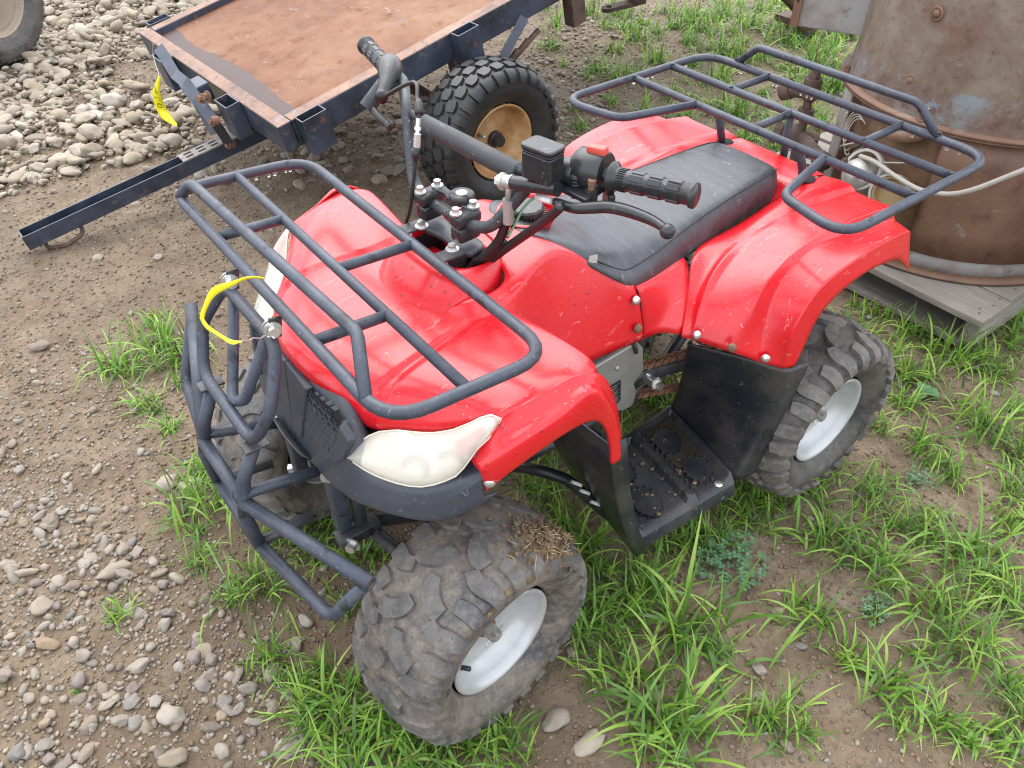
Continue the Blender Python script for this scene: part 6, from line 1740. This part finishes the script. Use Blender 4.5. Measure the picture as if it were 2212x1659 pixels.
TUFTS = [(-0.314,0.439,1.5),(-0.481,0.494,1.5),(-0.283,0.518,1.1),(-0.096,0.449,1.2),(0.095,0.341,1.2),(0.084,0.490,1.5),(0.291,0.282,1.2),(0.072,0.587,1.2),(0.078,0.701,1.6),(-0.087,0.682,1.6),(-0.258,0.656,1.3),(-0.249,0.695,1.3),(0.273,0.558,1.5),(0.066,0.454,1),(-0.061,0.535,0.9),(-0.090,0.573,0.9),(0.490,0.325,1.5),(0.486,0.438,1.9),(0.483,0.299,1.2),(0.281,0.661,1.3),(0.277,0.739,1.5),(0.105,0.779,1.3),(0.101,0.863,1.3),(-0.077,0.746,1.2),(0.624,0.529,1.9),(0.650,0.581,1.6),(0.510,0.626,1.3),(0.487,0.659,1.2),(0.454,0.698,1.2),(0.319,0.792,1.1),(0.258,0.875,1.5),(0.219,0.915,1.3),(0.639,0.441,1.5),(0.470,0.506,1.1),(-0.340,0.643,1.2),(0.494,0.107,1.5),(0.501,0.178,1.5),(0.466,0.018,1.3),(0.519,0.251,1.4),(0.547,0.349,1.3),(0.651,0.301,1.1),(0.621,0.346,1.3),(0.580,0.266,1.2),(0.563,0.182,1.2),(1.032,0.152,1.2),(1.077,0.176,1.4),(1.039,0.239,1.5),(1.022,0.302,1.5),(1.059,0.105,1.2),(0.935,0.368,1.3),(0.878,0.421,1.2),(1.108,0.184,1.1),(1.085,0.281,1.5),(0.987,0.356,1.3),(1.105,0.107,0.9),(0.996,0.290,1.1),(0.888,0.382,1),(0.967,-0.177,1.1),(0.900,-0.203,1.2),(0.982,-0.234,0.9),(0.890,-0.090,1.3),(0.968,0.015,1),(0.947,-0.133,1),(0.855,-0.249,1.1),(0.859,-0.156,1.1),(0.843,-0.068,1),(0.965,-1.059,1.2),(0.957,-0.965,1.2),(0.946,-1.152,1.1),(1.096,-0.401,1.4),(1.080,-0.796,0.9),(1.083,-0.978,1.1),(0.980,-0.834,1),(1.317,-0.238,0.9),(1.130,-0.147,0.9),(1.077,-0.131,1.2),(1.426,-0.130,0.5),(1.061,-0.679,1),(1.048,-0.491,1.1),(1.122,0.027,0.9),(1.125,-0.344,0.8),(0.025,-0.073,1.4),(0.083,-0.063,1.3),(-0.018,-0.018,1.3),(0.155,-0.045,1.2),(0.056,-0.010,1.2),(-0.090,-0.007,1.2),(0.242,0.007,1.2),(0.407,-0.063,1.2),(0.484,-0.033,1.2),(0.382,0.270,1.1),(0.318,0.274,1.1),(0.206,0.288,1),(0.142,0.297,1.3),(0.258,0.335,1),(0.057,0.329,1.2),(0.002,0.336,1.3),(-0.074,0.341,1.2),(0.168,0.357,1.1),(-1.534,-2.389,1.3),(-1.746,-2.024,1.3),(-1.916,-2.134,1.2),(-1.991,-2.010,1.5),(-1.894,-1.821,1.5),(-2.077,-1.869,1.5),(-1.934,-1.625,1.4),(-2.107,-1.654,1.5),(-2.040,-1.462,1.5),(-2.598,-1.917,1.5),(-2.450,-1.647,1.5),(-2.372,-1.445,1.6),(-2.265,-1.285,1.6),(-2.166,-1.136,1.5),(-2.513,-1.334,1.6),(-2.720,-1.740,1.6),(-1.337,-2.177,1),(-1.226,-1.963,1.1),(-1.239,-1.806,1),(-1.321,-1.814,1.1),(-1.327,-1.666,1.2),(-0.949,-1.556,1),(-0.849,-1.410,0.9),(-0.632,-1.211,0.9),(-1.128,-1.296,1.2),(-1.654,-1.395,1.3),(-1.377,-1.410,1.2),(-1.611,-1.226,1.3),(-1.316,-0.925,1.4),(-1.335,-0.805,1.4),(-1.445,-1.107,1.3),(-1.647,-1.009,1.4),(-1.688,-0.929,1.3),(-1.613,-1.736,1.3),(-1.544,-1.948,1.2),(-1.813,-2.169,1.2),(-2.198,-2.254,1.4),(-2.256,-2.107,1.4),(-2.371,-2.015,1.5),(-2.572,-2.062,1.5),(-2.769,-1.906,1.6),(-2.623,-1.529,1.6),(-1.110,-1.504,1),(-1.250,-1.212,1.1),(-1.357,-0.697,1.3),(-1.694,-1.175,1.2),(-1.704,-1.588,1.2),(-1.975,-1.301,1.4),(-1.794,-2.472,1.2),(-1.690,-2.657,1.2),(-2.090,-1.210,1.6),(-2.358,-1.307,1.6),(-2.220,-1.416,1.6),(-2.255,-1.554,1.5),(-2.311,-1.775,1.5),(-2.183,-1.786,1.5),(-2.275,-1.993,1.4),(-1.940,-1.048,1.5),(-1.861,-1.110,1.4),(-1.481,-0.974,1.3),(-1.605,-0.821,1.4),(-1.468,-0.872,1.3),(-1.934,-1.483,1.4),(-1.804,-1.292,1.3),(-1.425,-1.195,1.2),(-1.995,-1.005,1.4),(-2.053,-1.979,1.4),(-1.891,-2.016,1.3),(-1.949,-2.350,1.2),(-1.378,-1.556,1.1),(-1.738,-2.228,1.1),(-0.668,0.009,1.3),(-0.679,0.079,1.3),(-0.668,0.177,1.4),(-0.675,0.291,1.5),(-0.742,0.342,1.5),(-0.843,0.363,1.5),(-0.537,0.296,1.3),(-0.488,0.235,1.3),(-0.657,0.337,1.3),(-0.705,0.398,1.2),(-0.945,0.333,1.5),(-0.559,0.114,1.2),(-0.416,0.331,1.2),(-0.607,0.499,1.3),(-0.524,0.414,1),(-0.291,0.338,1.1),(-0.044,0.800,1.2),(0.148,0.905,1.2),(0.169,0.638,1),(0.178,0.740,1),(0.263,0.828,1.1),(1.147,-0.272,0.8),(1.037,-0.422,0.8),(-0.455,0.579,1.3),(-0.583,0.054,1)]
k = 0
TUO = []
for i, (x, y, s) in enumerate(TUFTS):
    o = bpy.data.objects.new('grass_tuft', TV[(i * 5 + (2 if s > 1.25 else 0)) % 16]); COL.objects.link(o)
    o.location = (x, y, float(groundz(np.array([x]), np.array([y]))[0]) - .002); sc_ = (.62 if y > -.6 else .80) * s + rs.uniform(-.06, .06); o.scale = (sc_, sc_, sc_ * rs.uniform(.85, 1.1)); o.rotation_euler = (0, 0, rs.uniform(0, 6.28))
    TUO.append((o, x, y, s)); o['label'] = 'tuft of bright green grass growing out of the bare dirt'; o['category'] = 'grass tuft'; o['group'] = 'grass tufts growing in the dirt'
name_by_place(TUO, lambda s: 'big splayed grass tuft' if s > 1.35 else ('medium grass tuft' if s > 1.05 else 'small grass tuft'), 20)
# thin grass between the tufts
GZ = [[(-2.038,-3.311),(-4.577,-1.286),(-3.263,-1.845),(-2.288,-1.129),(-1.289,-0.604),(-1.404,-1.151),(-1.303,-1.481),(-1.450,-1.942),(-1.365,-2.255)], [(0.357,-0.007),(0.161,0.248),(-0.348,0.300),(-1.005,0.379),(0.238,1.027),(0.847,0.563),(0.710,0.311),(0.533,0.183)], [(0.943,-0.438),(0.724,-0.116),(0.376,0.015),(0.562,0.300),(0.766,0.381),(0.883,0.491),(1.188,0.259),(1.110,0.098),(0.991,0.120),(0.921,-0.043),(1.015,-0.185)]]
rs = np.random.RandomState(33); VV, FF, TT = [], [], []; off = 0
for gi, poly in enumerate(GZ):
    a = np.array(poly); x0, y0 = a.min(0); x1, y1 = a.max(0); n = int((x1 - x0) * (y1 - y0) * (130, 22, 22)[gi]); x = rs.uniform(x0, x1, n); y = rs.uniform(y0, y1, n); m = inpoly(x, y, poly)
    m &= (vnoise(x, y, 5, 9) > (-.02, .10, .05)[gi]); m &= ~((x > -1.66) & (x < -.66) & (y > -.65) & (y < .34))
    for px_, py_ in zip(x[m], y[m]):
        V, F, Tn = blades(rs.randint(3, 9), (.085, .062, .062)[gi], .014, rs, 1.1, .2, .12, .0020)
        V = V + np.array([px_, py_, float(groundz(np.array([px_]), np.array([py_]))[0]) - .001]); VV.append(V); FF.append(F + off); TT.append(Tn); off += len(V)
o = bpy.data.objects.new('sparse_grass', npmesh('sparse_grass', np.concatenate(VV), np.concatenate(FF), 'grass', True, {'tone': np.concatenate(TT)})); COL.objects.link(o); o['kind'] = 'stuff'; tag(o, 'thin scattered grass blades between the tufts', 'grass')
# clover patches and a plantain leaf
mb = MB()
for ci, (x, y, s) in enumerate([(0.273,0.361,1),(0.299,0.420,1.1),(0.318,0.370,0.8),(0.159,0.631,0.7),(-0.201,0.492,0.6)]):
    r2 = random.Random(ci)
    for k in range(34):
        c = Vector((x + r2.gauss(0, .030) * s, y + r2.gauss(0, .020) * s, 0)); c.z = float(groundz(np.array([c.x]), np.array([c.y]))[0]); h = r2.uniform(.012, .035); top_ = c + Vector((r2.uniform(-.01, .01), r2.uniform(-.01, .01), h))
        mb.tube([c, top_], .0006, 4)
        for j in range(3):
            a = r2.uniform(0, .4) + j * 2.09; d = Vector((cos(a), sin(a), r2.uniform(-.1, .25))); q = d.cross(Vector((0, 0, 1))); L_ = .0085 * s
            V = [top_, top_ + d * L_ * .5 + q * L_ * .45, top_ + d * L_ + q * L_ * .25, top_ + d * L_ * .9, top_ + d * L_ - q * L_ * .25, top_ + d * L_ * .5 - q * L_ * .45]
            mb.add(V, [(0, 1, 2, 3), (0, 3, 4, 5)])
o = mb.build('clover', 'clover', None); o['kind'] = 'stuff'; tag(o, 'low clover creeping between the grass tufts beside the foot tray', 'clover')
x, y, s = [(-0.474,0.333,1)][0]; mb = MB(); z0 = float(groundz(np.array([x]), np.array([y]))[0])
for (a, L_) in ((.2, .05), (1.9, .042), (3.6, .030)):
    rows = []
    for k in range(8):
        t = k / 7; w_ = .017 * sin(pi * min(1, t * .98 + .04)) ** .7; p = Vector((x + L_ * t * cos(a), y + L_ * t * sin(a), z0 + .006 + .016 * sin(pi * t * .9)))
        q = Vector((-sin(a), cos(a), 0)); rows.append([p - q * w_ + Vector((0, 0, .003)), p, p + q * w_ + Vector((0, 0, .003))])
    V, F = grid(rows); mb.add(V, F)
o = mb.build('broadleaf_weed', 'clover', None); tag(o, 'weed with three round flat leaves in the dirt beside the rear wheel', 'weed')
